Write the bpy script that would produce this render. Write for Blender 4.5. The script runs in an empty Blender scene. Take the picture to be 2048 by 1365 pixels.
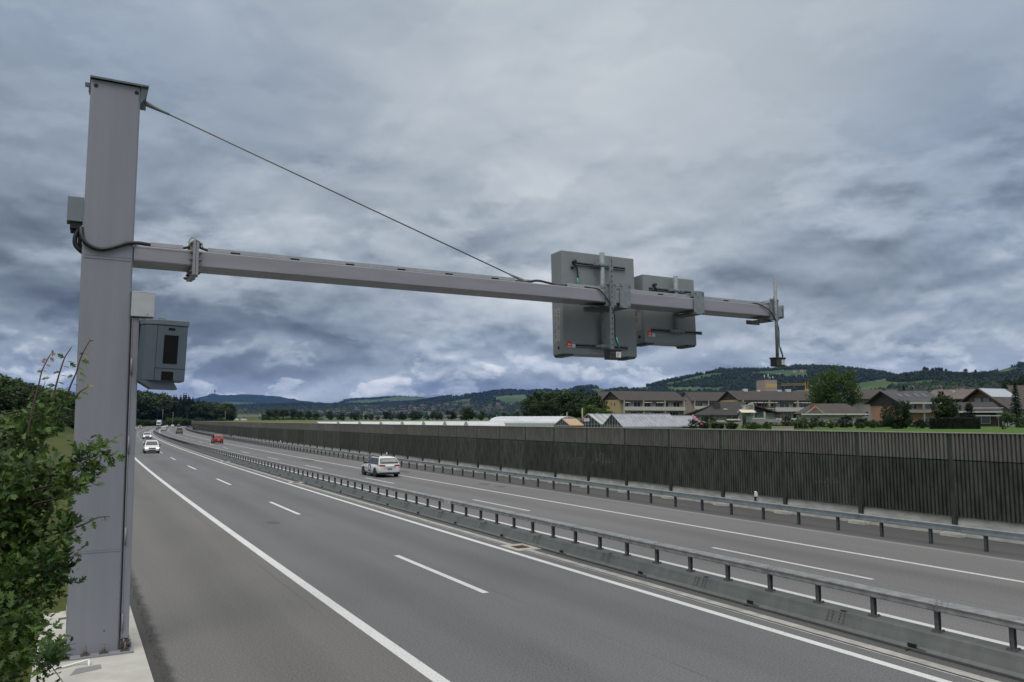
import bpy, math, random
import numpy as np
from mathutils import Vector, Matrix, Euler
random.seed(7); RNG = np.random.default_rng(7)
scene = bpy.context.scene
COL = scene.collection
R_ = math.radians

# ------------------------------------------------------------------ camera
CAM_H, PITCH, FPX = 4.0906, math.atan((840.33 - 682.5) / 1593.0), 1593.0
cam_d = bpy.data.cameras.new("camera"); cam = bpy.data.objects.new("camera", cam_d); COL.objects.link(cam)
cam.location = (0, 0, CAM_H); cam.rotation_euler = (math.pi / 2 + PITCH, 0, 0)
cam_d.sensor_width = 36; cam_d.lens = 36 * FPX / 2048; cam_d.clip_start = 0.1; cam_d.clip_end = 40000
scene.camera = cam

# ------------------------------------------------------------------ exposure
scene.view_settings.view_transform = 'Standard'; scene.view_settings.look = 'None'
scene.view_settings.exposure = 0.0; scene.view_settings.gamma = 1.0
scene.cycles.max_bounces = 5; scene.cycles.diffuse_bounces = 2; scene.cycles.glossy_bounces = 2
scene.cycles.transmission_bounces = 2; scene.cycles.volume_bounces = 0; scene.cycles.transparent_max_bounces = 4
scene.cycles.use_denoising = True

# ------------------------------------------------------------------ node helper
class NT:
    def __init__(s, tree): s.t = tree; s.n = tree.nodes; s.l = tree.links
    def new(s, kind, **kw):
        nd = s.n.new(kind)
        for k, v in kw.items():
            if k.startswith('i_'): nd.inputs[k[2:].replace('_', ' ')].default_value = v
            else: setattr(nd, k, v)
        return nd
    def put(s, sock, v):
        if hasattr(v, 'node'): s.l.new(v, sock)
        else: sock.default_value = v
    def m(s, op, a, b=0.0, c=0.0, clamp=False):
        nd = s.n.new('ShaderNodeMath'); nd.operation = op; nd.use_clamp = clamp
        for i, v in enumerate((a, b, c)): s.put(nd.inputs[i], v)
        return nd.outputs[0]
    def noise(s, vec, scale, detail=4.0, rough=0.5, dist=0.0, w=None):
        nd = s.n.new('ShaderNodeTexNoise')
        if vec is not None: s.l.new(vec, nd.inputs['Vector'])
        nd.inputs['Scale'].default_value = scale; nd.inputs['Detail'].default_value = detail
        nd.inputs['Roughness'].default_value = rough; nd.inputs['Distortion'].default_value = dist
        return nd.outputs['Fac']
    def xyz(s, x, y, z=0.0):
        nd = s.n.new('ShaderNodeCombineXYZ')
        for i, v in enumerate((x, y, z)): s.put(nd.inputs[i], v)
        return nd.outputs[0]
    def step(s, x, lo, hi):
        nd = s.n.new('ShaderNodeMapRange'); nd.interpolation_type = 'SMOOTHSTEP'
        s.put(nd.inputs[0], x); nd.inputs[1].default_value = lo; nd.inputs[2].default_value = hi
        return nd.outputs[0]
    def mix(s, f, a, b, mode='MIX'):
        nd = s.n.new('ShaderNodeMix'); nd.data_type = 'RGBA'; nd.blend_type = mode
        s.put(nd.inputs[0], f)
        for i, v in ((6, a), (7, b)):
            if hasattr(v, 'node'): s.l.new(v, nd.inputs[i])
            else: nd.inputs[i].default_value = (*v[:3], 1.0)
        return nd.outputs[2]
    def ramp(s, f, stops):
        nd = s.n.new('ShaderNodeValToRGB'); s.l.new(f, nd.inputs[0]); e = nd.color_ramp.elements
        while len(e) < len(stops): e.new(0.5)
        for el, (p, c) in zip(e, stops): el.position = p; el.color = (*c[:3], 1.0)
        return nd.outputs[0]

# ------------------------------------------------------------------ overcast sky with clouds
SUN_EL, SUN_AZ = R_(55), R_(195)         # the thin part of the overcast, behind the viewer
def pix_dir(px, py):
    u = (px - 1024) / FPX; v = -(py - 682.5) / FPX
    c, s_ = math.cos(PITCH), math.sin(PITCH)
    return Vector((u, c - v * s_, s_ + v * c)).normalized()
def az_el(px, py):
    d = pix_dir(px, py); return math.atan2(d.x, d.y), math.asin(d.z)
world = bpy.data.worlds.new("World"); scene.world = world; world.use_nodes = True
W = NT(world.node_tree); W.n.clear()
tc = W.new('ShaderNodeTexCoord'); sp = W.new('ShaderNodeSeparateXYZ'); W.l.new(tc.outputs['Generated'], sp.inputs[0])
dx, dy, dz = sp.outputs
el = W.m('ARCSINE', dz); az = W.m('ARCTAN2', dx, dy)
dzp = W.m('ADD', W.m('MAXIMUM', dz, 0.0), 0.11)
plane = W.xyz(W.m('DIVIDE', dx, dzp), W.m('DIVIDE', dy, dzp), 0.0)
def sky_noise(sx, sy, seed, detail, rough, dist, lift=0.0):
    """cloud density in azimuth / elevation, optionally looked up a little higher"""
    e = W.m('ADD', W.m('MULTIPLY', el, sy), lift * sy)
    return W.noise(W.xyz(W.m('MULTIPLY', az, sx), e, seed), 1.0, detail, rough, dist)
n1 = W.noise(plane, 0.85, 8, 0.52, 0.12)           # broad cloud deck seen in perspective
n2 = sky_noise(6.2, 11.5, 3.7, 5, .50, .35); n2u = sky_noise(6.2, 11.5, 3.7, 5, .50, .35, .019)
n3 = sky_noise(15.0, 27.0, 8.3, 6, .52, .2); n3u = sky_noise(15.0, 27.0, 8.3, 6, .52, .2, .0085)
n4 = sky_noise(3.2, 22.0, 1.3, 6, .55, .35)        # long flat cloud bases
rel2 = W.m('SUBTRACT', n2, n2u); rel3 = W.m('SUBTRACT', n3, n3u)   # tops catch light, undersides stay grey
wx = W.m('MULTIPLY', W.m('SUBTRACT', n2, 0.5), 0.34); wy = W.m('MULTIPLY', W.m('SUBTRACT', n1, 0.5), 0.20)
azw = W.m('ADD', az, wx); elw = W.m('ADD', el, wy)
def blob(px, py, rx, ry, amp, warp=True):
    a0, e0 = az_el(px, py); A, E_ = (azw, elw) if warp else (az, el)
    u = W.m('DIVIDE', W.m('SUBTRACT', A, a0), rx / FPX); v = W.m('DIVIDE', W.m('SUBTRACT', E_, e0), ry / FPX)
    r2 = W.m('ADD', W.m('MULTIPLY', u, u), W.m('MULTIPLY', v, v))
    return W.m('MULTIPLY', W.m('EXPONENT', W.m('MULTIPLY', r2, -1.0)), amp)
SKY_BLOBS = [  # direction of the patch, half sizes, brightness
    (1200, 330, 480, 250, 0.115), (1120, 430, 260, 70, 0.06), (1250, 60, 620, 170, 0.10), (480, 470, 210, 80, 0.06),
    (1090, 610, 150, 55, 0.13), (620, 505, 130, 40, 0.06),
    (60, 500, 330, 130, -0.10), (320, 600, 420, 65, -0.135), (700, 640, 260, 45, -0.085), (80, 690, 300, 40, -0.06),
    (1690, 470, 230, 65, -0.06), (1800, 560, 260, 50, -0.045), (100, 320, 240, 170, -0.02), (1500, 520, 150, 40, 0.03),
    (1960, 330, 160, 190, -0.03), (560, 250, 260, 90, -0.03)]
acc = None
for b in SKY_BLOBS:
    v = blob(*b); acc = v if acc is None else W.m('ADD', acc, v)
lowish = W.m('SUBTRACT', 1.0, W.step(el, .16, .40))
base = W.m('ADD', 0.530, acc)
base = W.m('ADD', base, W.m('MULTIPLY', W.m('SUBTRACT', n1, 0.5), 0.16))
base = W.m('ADD', base, W.m('MULTIPLY', W.m('SUBTRACT', n2, 0.5), W.m('ADD', .12, W.m('MULTIPLY', lowish, .16))))
base = W.m('ADD', base, W.m('MULTIPLY', rel2, W.m('ADD', .05, W.m('MULTIPLY', lowish, .40))))
base = W.m('ADD', base, W.m('MULTIPLY', rel3, W.m('ADD', .015, W.m('MULTIPLY', lowish, .24))))
base = W.m('ADD', base, W.m('MULTIPLY', W.m('MULTIPLY', W.m('SUBTRACT', n4, 0.5), lowish), 0.19))
n5 = sky_noise(4.2, 9.5, 5.1, 9, .58, .15); n5u = sky_noise(4.2, 9.5, 5.1, 9, .58, .15, .012)   # ragged edges of the cloud layers
base = W.m('ADD', base, W.m('MULTIPLY', W.m('SUBTRACT', W.step(n5, .47, .55), .5), W.m('ADD', .022, W.m('MULTIPLY', lowish, .050))))
base = W.m('ADD', base, W.m('MULTIPLY', W.m('SUBTRACT', W.step(n5, .44, .56), W.step(n5u, .44, .56)), W.m('ADD', .012, W.m('MULTIPLY', lowish, .050))))
# heaped clouds low over the hills, their tops catching light
low = W.m('MULTIPLY', W.step(el, 0.004, 0.02), W.m('SUBTRACT', 1.0, W.step(el, 0.05, 0.12)))
heap = W.m('MULTIPLY', W.step(n3, 0.50, 0.56), low)
base = W.m('ADD', base, W.m('MULTIPLY', heap, W.m('ADD', .12, W.m('MULTIPLY', rel3, 1.3))))
base = W.m('SUBTRACT', base, W.m('MULTIPLY', W.m('SUBTRACT', 1.0, W.step(el, .0, .12)), .035))
for b in ((790, 752, 70, 13, 0.22), (1010, 735, 60, 16, 0.12), (910, 745, 90, 16, 0.10), (690, 750, 60, 15, .07), (1050, 705, 70, 22, .10), (1800, 668, 120, 20, .08), (600, 690, 110, 20, .05)):
    base = W.m('ADD', base, W.m('MULTIPLY', blob(*b, warp=False), W.step(n3, 0.40, 0.60)))
cloud = W.ramp(base, [(0.0, (.05, .065, .09)), (0.22, (.096, .115, .142)), (0.36, (.178, .214, .254)), (0.48, (.300, .350, .402)), (0.62, (.460, .515, .562)), (0.80, (.66, .70, .735)), (1.0, (.9, .9, .9))])
tint = W.m('ADD', W.m('ADD', blob(150, 80, 420, 240, 0.9), blob(2010, 260, 260, 300, 0.9)), blob(1000, 690, 420, 60, .45))
cloud = W.mix(W.m('MINIMUM', tint, 1.0), cloud, W.mix(1.0, cloud, (.93, .985, 1.09), 'MULTIPLY'))
cloud = W.mix(W.step(el, R_(26), R_(50)), cloud, (.50, .49, .475))
zen = W.m('ADD', 1.0, W.m('MULTIPLY', W.step(el, R_(25), R_(62)), 2.45))   # an overcast sky brightens towards the zenith
zen = W.m('MULTIPLY', zen, W.m('ADD', 1.0, W.m('MULTIPLY', W.step(W.m('MULTIPLY', dy, -1.0), -.1, .6), 0.35)))   # thinner cloud behind the viewer
bg_c = W.new('ShaderNodeBackground'); W.l.new(cloud, bg_c.inputs[0]); W.l.new(zen, bg_c.inputs[1])
sky = W.new('ShaderNodeTexSky', sky_type='NISHITA', sun_disc=False, sun_elevation=SUN_EL, sun_rotation=SUN_AZ, altitude=500)
bg_s = W.new('ShaderNodeBackground'); W.l.new(sky.outputs[0], bg_s.inputs[0]); bg_s.inputs[1].default_value = 0.05
mixs = W.new('ShaderNodeMixShader'); mixs.inputs[0].default_value = 0.95
W.l.new(bg_s.outputs[0], mixs.inputs[1]); W.l.new(bg_c.outputs[0], mixs.inputs[2])
wo = W.new('ShaderNodeOutputWorld'); W.l.new(mixs.outputs[0], wo.inputs[0])
world.cycles.sampling_method = 'MANUAL'; world.cycles.sample_map_resolution = 512

sun_d = bpy.data.lights.new("sun", 'SUN'); sun = bpy.data.objects.new("sun", sun_d); COL.objects.link(sun)
sun_d.energy = 1.0; sun_d.angle = R_(35); sun_d.color = (1.0, .97, .92)
sd = Vector((math.sin(SUN_AZ) * math.cos(SUN_EL), math.cos(SUN_AZ) * math.cos(SUN_EL), math.sin(SUN_EL)))
sun.rotation_euler = sd.to_track_quat('Z', 'Y').to_euler()

# ------------------------------------------------------------------ road coordinates (s along, d to the right, metres)
X0, Y0, TH0, KAP, SLOPE = 21.988, -21.1213, -0.515865, 0.00028267, 0.00609
RAD = 1 / KAP
CX, CY = X0 + RAD * math.cos(TH0), Y0 - RAD * math.sin(TH0); A0 = math.atan2(Y0 - CY, X0 - CX)
def rp(s, d, z=0.0):
    a = A0 - s / RAD; r = RAD - d
    return Vector((CX + r * math.cos(a), CY + r * math.sin(a), -SLOPE * d + z))
def heading(s): return TH0 + KAP * s
def to_sd(x, y):
    vx, vy = x - CX, y - CY; a = math.atan2(vy, vx)
    return RAD * ((A0 - a + math.pi) % (2 * math.pi) - math.pi), RAD - math.hypot(vx, vy)
def road_mat(s, d, z=0.0):                 # local x across to the right, y along the road
    h = heading(s); p = rp(s, d, z)
    return Matrix(((math.cos(h), math.sin(h), 0, p.x), (-math.sin(h), math.cos(h), 0, p.y), (0, 0, 1, p.z), (0, 0, 0, 1)))
def sstep(x, a, b):
    t = np.clip((x - a) / (b - a), 0, 1); return t * t * (3 - 2 * t)
def terrain_z(s, d):
    s = np.asarray(s, float); d = np.asarray(d, float)
    z = -SLOPE * np.clip(d, -16, 20) - 0.14
    z = np.where(d < -7.6, -SLOPE * d - 0.03, z)
    bank = sstep(-d, 13, 34) * 7.0 + sstep(-d, 30, 110) * 13.0 + sstep(-d, 90, 400) * 25
    z = z + np.where(d < -9, bank * (1 - 0.55 * sstep(s, 420, 800)), 0)
    up = 2.75 + sstep(d, 40, 90) * 0.45 + sstep(np.hypot(d, np.maximum(s, 0)), 200, 900) * 0.95
    z = np.where(d > 20.05, up * 1.0, z)
    return z
def tz(x, y):
    s, d = to_sd(x, y); return float(terrain_z(s, d))
def at_px(px, D, z=None):                  # a place on the land in the direction of a landmark
    az_ = math.atan((px - 1024) / FPX); x, y = D * math.tan(az_), D
    return Vector((x, y, tz(x, y) if z is None else z))
def z_of(py, D): return CAM_H + (840.33 - py) / FPX * D
HAZE = 2.8e-5

# ------------------------------------------------------------------ materials
MATS = {}
def srgb(r, g, b):
    f = lambda c: (c / 12.92 if c <= 0.04045 else ((c + 0.055) / 1.055) ** 2.4)
    return tuple(f(c / 255.0) for c in (r, g, b))
def mat(name, col, rough=0.6, metal=0.0, var=0.12, scale=3.0, spec=0.5, stretch=None, bump=0.0, bscale=40.0, emit=None, objvar=0.0, col2=None, detail=5.0):
    if name in MATS: return MATS[name]
    m = bpy.data.materials.new(name); m.use_nodes = True; t = NT(m.node_tree)
    b = t.n['Principled BSDF']
    tcn = t.new('ShaderNodeTexCoord'); vec = tcn.outputs['Object']
    if stretch:
        mp = t.new('ShaderNodeMapping'); mp.inputs['Scale'].default_value = stretch; t.l.new(vec, mp.inputs[0]); vec = mp.outputs[0]
    n = t.noise(vec, scale, detail, 0.6)
    lo = tuple(c * (1 - var) for c in col); hi = tuple(min(1, c * (1 + var)) for c in col)
    if col2: lo, hi = col, col2
    c = t.mix(t.step(n, .3, .7), lo, hi)
    if objvar:
        oi = t.new('ShaderNodeObjectInfo')
        c = t.mix(1.0, c, t.ramp(oi.outputs['Random'], [(0, (1 - objvar,) * 3), (1, (1 + objvar,) * 3)]), 'MULTIPLY')
    t.l.new(c, b.inputs['Base Color'])
    b.inputs['Roughness'].default_value = rough; b.inputs['Metallic'].default_value = metal
    b.inputs['Specular IOR Level'].default_value = spec
    if bump:
        bn = t.noise(tcn.outputs['Object'], bscale, 3, .6); bp = t.new('ShaderNodeBump'); bp.inputs['Strength'].default_value = bump
        bp.inputs['Distance'].default_value = 0.02; t.l.new(bn, bp.inputs['Height']); t.l.new(bp.outputs[0], b.inputs['Normal'])
    if emit: b.inputs['Emission Color'].default_value = (*emit[:3], 1); b.inputs['Emission Strength'].default_value = emit[3]
    MATS[name] = m; return m

def asphalt(name, col, lanes=True, dark_edge=None, pale_edge=None):
    m = bpy.data.materials.new(name); m.use_nodes = True; t = NT(m.node_tree); b = t.n['Principled BSDF']
    uv = t.new('ShaderNodeUVMap'); sp_ = t.new('ShaderNodeSeparateXYZ'); t.l.new(uv.outputs[0], sp_.inputs[0]); u, v, _ = sp_.outputs
    grain = t.noise(uv.outputs[0], 26.0, 3, .65)
    speck = t.noise(uv.outputs[0], 70.0, 2, .6)
    mid = t.noise(t.xyz(t.m('MULTIPLY', u, .9), t.m('MULTIPLY', v, .10)), 1.0, 5, .6)
    big = t.noise(t.xyz(u, t.m('MULTIPLY', v, .35)), .22, 4, .55)
    f = t.m('ADD', .80, t.m('MULTIPLY', t.m('SUBTRACT', t.step(grain, .36, .64), .5), .42))
    f = t.m('ADD', f, t.m('MULTIPLY', t.m('SUBTRACT', mid, .5), .26)); f = t.m('ADD', f, t.m('MULTIPLY', t.m('SUBTRACT', big, .5), .35))
    f = t.m('ADD', f, t.m('MULTIPLY', t.step(speck, .64, .74), .55))
    f = t.m('ADD', f, .2)
    if lanes:                              # worn wheel tracks, a little darker down the lane centre
        for c0 in lanes:
            dd = t.m('ABSOLUTE', t.m('SUBTRACT', t.m('ADD', u, t.m('MULTIPLY', t.m('SUBTRACT', mid, .5), .5)), c0))
            f = t.m('SUBTRACT', f, t.m('MULTIPLY', t.m('SUBTRACT', 1.0, t.step(dd, .2, 1.0)), .13))
    if lanes:                              # paving seams
        for c0 in (-3.98, .30, 9.42, 13.4):
            dd = t.m('ABSOLUTE', t.m('SUBTRACT', t.m('ADD', u, t.m('MULTIPLY', t.m('SUBTRACT', big, .5), .06)), c0)); f = t.m('SUBTRACT', f, t.m('MULTIPLY', t.m('SUBTRACT', 1.0, t.step(dd, .008, .035)), t.m('MULTIPLY', t.step(mid, .4, .6), .30)))
    c = t.mix(1.0, col, t.xyz(f, f, f), 'MULTIPLY')
    c = t.mix(1.0, c, t.mix(t.step(u, -3.7, -3.4), (1.05, 1.01, .95), (1, 1, 1)), 'MULTIPLY')     # the hard shoulder is a browner mix
    if dark_edge is not None:              # moss and grit along the edge of the slab
        e = t.m('ADD', u, t.m('MULTIPLY', t.m('SUBTRACT', t.noise(uv.outputs[0], 1.8, 6, .65), .5), .34))
        c = t.mix(t.m('MULTIPLY', t.m('SUBTRACT', 1.0, t.step(e, dark_edge - .05, dark_edge + .12)), .80), c, (.026, .027, .024))
    if pale_edge is not None:
        e = t.m('ABSOLUTE', t.m('SUBTRACT', t.m('ADD', u, t.m('MULTIPLY', t.m('SUBTRACT', mid, .5), .08)), pale_edge))
        c = t.mix(t.m('MULTIPLY', t.m('SUBTRACT', 1.0, t.step(e, .03, .20)), .55), c, (.27, .265, .25))
    t.l.new(c, b.inputs['Base Color']); b.inputs['Roughness'].default_value = .82; b.inputs['Specular IOR Level'].default_value = .35
    bp = t.new('ShaderNodeBump'); bp.inputs['Strength'].default_value = .35; bp.inputs['Distance'].default_value = .01
    t.l.new(grain, bp.inputs['Height']); t.l.new(bp.outputs[0], b.inputs['Normal'])
    return m

def paint_mat(name, col, wear=.5):
    m = bpy.data.materials.new(name); m.use_nodes = True; t = NT(m.node_tree); b = t.n['Principled BSDF']
    uv = t.new('ShaderNodeUVMap'); a = t.noise(uv.outputs[0], 22, 4, .7); g = t.noise(uv.outputs[0], 1.3, 4, .6)
    f = t.m('MULTIPLY', t.step(a, .46, .66), t.m('MULTIPLY', t.step(g, .25, .75), wear))
    c = t.mix(f, col, (.2, .2, .2)); t.l.new(c, b.inputs['Base Color']); b.inputs['Roughness'].default_value = .6
    return m

# ------------------------------------------------------------------ mesh builder
class MB:
    def __init__(s): s.v = []; s.f = []; s.m = []; s.s = []; s.uv = []
    def add(s, vs, fs, mi=0, smooth=False):
        o = len(s.v); s.v += [tuple(v) for v in vs]
        for f in fs: s.f.append(tuple(i + o for i in f)); s.m.append(mi); s.s.append(smooth)
        return s
    def hexa(s, p, mi=0):                  # eight corners: bottom ring then top ring
        return s.add(p, [(3, 2, 1, 0), (4, 5, 6, 7), (0, 1, 5, 4), (1, 2, 6, 5), (2, 3, 7, 6), (3, 0, 4, 7)], mi)
    def box(s, x0, x1, y0, y1, z0, z1, mi=0, M=None):
        p = [Vector(q) for q in ((x0, y0, z0), (x1, y0, z0), (x1, y1, z0), (x0, y1, z0), (x0, y0, z1), (x1, y0, z1), (x1, y1, z1), (x0, y1, z1))]
        if M is not None: p = [M @ q for q in p]
        return s.hexa(p, mi)
    def quad(s, a, b, c, d, mi=0): return s.add((a, b, c, d), [(0, 1, 2, 3)], mi)
    def prism(s, poly, y0, y1, mi=0, M=None, plane='xz'):      # polygon extruded
        n = len(poly)
        if plane == 'xz': vs = [Vector((x, y0, z)) for x, z in poly] + [Vector((x, y1, z)) for x, z in poly]
        elif plane == 'xy': vs = [Vector((x, y, y0)) for x, y in poly] + [Vector((x, y, y1)) for x, y in poly]
        else: vs = [Vector((y0, y, z)) for y, z in poly] + [Vector((y1, y, z)) for y, z in poly]
        if M is not None: vs = [M @ v for v in vs]
        fs = [tuple(range(n)), tuple(range(2 * n - 1, n - 1, -1))] + [(i, i + n, (i + 1) % n + n, (i + 1) % n) for i in range(n)]
        return s.add(vs, fs, mi)
    def tube(s, pts, r, n=8, mi=0, cap=True, smooth=True):
        pts = [Vector(p) for p in pts]; rs = r if isinstance(r, (list, tuple)) else [r] * len(pts); o = len(s.v); up = None
        for i, p in enumerate(pts):
            t = (pts[min(i + 1, len(pts) - 1)] - pts[max(i - 1, 0)]).normalized()
            if up is None: up = t.orthogonal().normalized()
            up = (up - t * up.dot(t)).normalized(); w = t.cross(up)
            for k in range(n):
                a = 2 * math.pi * k / n; s.v.append(tuple(p + (up * math.cos(a) + w * math.sin(a)) * rs[i]))
        for i in range(len(pts) - 1):
            for k in range(n):
                s.f.append((o + i * n + k, o + i * n + (k + 1) % n, o + (i + 1) * n + (k + 1) % n, o + (i + 1) * n + k)); s.m.append(mi); s.s.append(smooth)
        if cap:
            s.f.append(tuple(o + k for k in range(n - 1, -1, -1))); s.m.append(mi); s.s.append(False)
            e = o + (len(pts) - 1) * n; s.f.append(tuple(e + k for k in range(n))); s.m.append(mi); s.s.append(False)
        return s
    def build(s, name, mats, parent=None, bevel=0, M=None, uvs=None):
        me = bpy.data.meshes.new(name); me.from_pydata(s.v, [], s.f)
        for m_ in (mats if isinstance(mats, (list, tuple)) else [mats]): me.materials.append(m_)
        me.polygons.foreach_set('material_index', s.m); me.polygons.foreach_set('use_smooth', s.s); me.update()
        if uvs is not None:
            l = me.uv_layers.new(name='UVMap'); idx = np.empty(len(me.loops), int); me.loops.foreach_get('vertex_index', idx)
            l.data.foreach_set('uv', np.asarray(uvs, float)[idx].ravel())
        o = bpy.data.objects.new(name, me); COL.objects.link(o)
        if parent is not None: o.parent = parent
        if M is not None: o.matrix_local = M
        if bevel:
            b = o.modifiers.new('edge', 'BEVEL'); b.width = bevel; b.segments = 2; b.limit_method = 'ANGLE'; b.angle_limit = R_(40)
        return o
def np_mesh(name, V, Fidx, mats, mi=None, smooth=False, parent=None, attr=None, corner=None):
    """fast mesh from arrays: Fidx (n,k)"""
    me = bpy.data.meshes.new(name); n, k = Fidx.shape
    me.vertices.add(len(V)); me.vertices.foreach_set('co', np.asarray(V, np.float32).ravel())
    me.loops.add(n * k); me.loops.foreach_set('vertex_index', Fidx.astype(np.int32).ravel())
    me.polygons.add(n); me.polygons.foreach_set('loop_start', np.arange(0, n * k, k, dtype=np.int32))
    for m_ in (mats if isinstance(mats, (list, tuple)) else [mats]): me.materials.append(m_)
    if mi is not None: me.polygons.foreach_set('material_index', np.asarray(mi, np.int32))
    me.polygons.foreach_set('use_smooth', np.full(n, smooth)); me.update(calc_edges=True)
    if attr:
        for an, vals in attr.items():
            a = me.attributes.new(an, 'FLOAT', 'POINT'); a.data.foreach_set('value', np.asarray(vals, np.float32))
    o = bpy.data.objects.new(name, me); COL.objects.link(o)
    if parent is not None: o.parent = parent
    return o
def tag(o, label, cat, group=None, kind=None):
    o['label'] = label; o['category'] = cat
    if group: o['group'] = group
    if kind: o['kind'] = kind
    return o
def thing(name, label, cat, M=None, group=None):
    o = bpy.data.objects.new(name, None); COL.objects.link(o); o.empty_display_size = .3
    if M is not None: o.matrix_world = M
    return tag(o, label, cat, group)
def struct(o): o['kind'] = 'structure'; return o
def copy_tree(root, M, label=None):
    r = root.copy(); COL.objects.link(r); r.matrix_world = M
    if label: r['label'] = label
    for ch in root.children:
        c = ch.copy(); COL.objects.link(c); c.parent = r; c.matrix_local = ch.matrix_local
        for g in ch.children:
            e = g.copy(); COL.objects.link(e); e.parent = c; e.matrix_local = g.matrix_local
    return r
def text_mesh(name, body, size, material, M, parent, ext=0.002, sx=1.0):
    cu = bpy.data.curves.new(name, 'FONT'); cu.body = body; cu.size = size; cu.extrude = ext; cu.space_character = 1.0
    to = bpy.data.objects.new(name, cu); COL.objects.link(to); dg = bpy.context.evaluated_depsgraph_get()
    me = bpy.data.meshes.new_from_object(to.evaluated_get(dg)); bpy.data.objects.remove(to)
    me.materials.clear(); me.materials.append(material); o = bpy.data.objects.new(name, me); COL.objects.link(o); o.parent = parent
    o.matrix_local = M @ Matrix.Diagonal((sx, 1, 1, 1)); return o

# ------------------------------------------------------------------ roadway
def strip(name, d0, d1, s0, s1, material, z=0.0, ds=4.0, nd=1, zf=None):
    n = max(1, int((s1 - s0) / ds)); S = np.linspace(s0, s1, n + 1); Dd = np.linspace(d0, d1, nd + 1); b = MB(); uv = []
    for s in S:
        for d in Dd: b.v.append(tuple(rp(s, d, z))); uv.append((d, s))
    for i in range(n):
        for j in range(nd):
            a = i * (nd + 1) + j; b.f.append((a, a + 1, a + nd + 2, a + nd + 1)); b.m.append(0); b.s.append(False)
    return struct(b.build(name, material, uvs=uv))
A_L = asphalt('asphalt_left', (.112, .113, .116), (-1.75, 1.75, -5.4), dark_edge=-7.22)
A_R = asphalt('asphalt_right', (.124, .1235, .124), (8.05, 11.35), pale_edge=16.15)
A_S = asphalt('asphalt_shoulder', (.082, .082, .083), None, pale_edge=16.2)
strip('road', -7.5, 4.99, 10, 1000, A_L)
strip('road', 4.995, 16.2, 10, 1000, A_R)
strip('pavement', 16.2, 19.86, 10, 1000, A_S, z=-.012)
strip('path', -16, -7.505, 640, 1000, A_S, z=-.03)
P_W = paint_mat('road_paint', (.55, .555, .545), .75); P_N = paint_mat('road_paint_far', (.48, .48, .465), .7)
strip('edge_line', -3.66, -3.42, 10, 900, P_W, .004); strip('edge_line', 3.36, 3.56, 10, 900, P_W, .004)
strip('edge_line', 6.46, 6.66, 10, 900, P_N, .004); strip('edge_line', 12.86, 13.05, 10, 900, P_N, .004)
def dashes(name, d, s_first, n, w, m):
    b = MB(); uv = []
    for k in range(n):
        s = s_first + 18 * k; o = len(b.v)
        for q in (0, 3, 6):
            for e in (-w / 2, w / 2): b.v.append(tuple(rp(s + q, d + e, .004))); uv.append((d + e, s + q))
        for q in (0, 2): b.f.append((o + q, o + q + 1, o + q + 3, o + q + 2)); b.m.append(0); b.s.append(False)
    return struct(b.build(name, m, uvs=uv))
dashes('lane_marking', 0.03, 46.42 - 36, 46, .17, P_W); dashes('lane_marking', 9.76, 43.24 - 36, 46, .16, P_N)
for s, d, a, e in ((91, 14.6, 1.5, .45), (76.4, 14.9, .55, .32), (74.2, 15.0, .5, .3), (112, 12.1, 2.2, .5), (62, -1.6, .5, .25)):
    b = MB(); uv = [(d + e * math.sin(k * .5236) * (1 + .2 * math.sin(k * 2.1)), s + a * math.cos(k * .5236)) for k in range(12)]; b.add([rp(q[1], q[0], .0035) for q in uv], [tuple(range(12))]); struct(b.build('road_patch', [asphalt('patch_' + str(int(s)), (.070, .069, .068), None)], uvs=uv))
# concrete drain channel beside the central barrier
CONC = mat('channel_concrete', (.30, .295, .275), .85, var=.22, scale=2.2, bump=.2)
CONC_D = mat('joint_dark', (.02, .02, .019), .9)  # near-black tone for the channel groove and the line along the barrier foot
strip('drain_channel', 4.02, 4.26, 10, 700, CONC, .004); strip('drain_channel', 3.90, 3.945, 10, 700, CONC, .004)
strip('drain_joint', 3.975, 3.995, 10, 400, CONC_D, .004); strip('drain_joint', 4.27, 4.61, 10, 700, A_S, .004)
strip('drain_joint', 4.545, 4.61, 10, 400, CONC_D, .0085)
RUST = mat('rusty_iron', (.085, .05, .032), .8, var=.35, scale=30)
for k, s in enumerate((52.1, 82.6, 113.0)):
    b = MB(); b.box(-.42, .44, -.62, .62, -.1, .012)
    b2 = MB(); 
    b2.box(-.21, .21, -.26, .26, 0.012, .016)
    for q in range(7): b2.box(-.2, .2, -.24 + q * .075, -.205 + q * .075, .016, .024)
    for q in (-.215, .205): b2.box(q, q + .015, -.26, .26, .016, .026)
    t = thing('drain_grate', ['rusty iron grate in a pale concrete collar, nearest the gantry arm', 'iron gully grate in the concrete channel beside a middle stretch of barrier', 'small far iron gully grate in the channel beside the barrier'][k], 'drain', road_mat(s, 4.15, .001), 'drain grates along the central channel')
    b.build('collar', mat('collar_concrete', (.36, .35, .31), .85, var=.2, scale=4), t); b2.build('grate', RUST, t)

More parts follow.
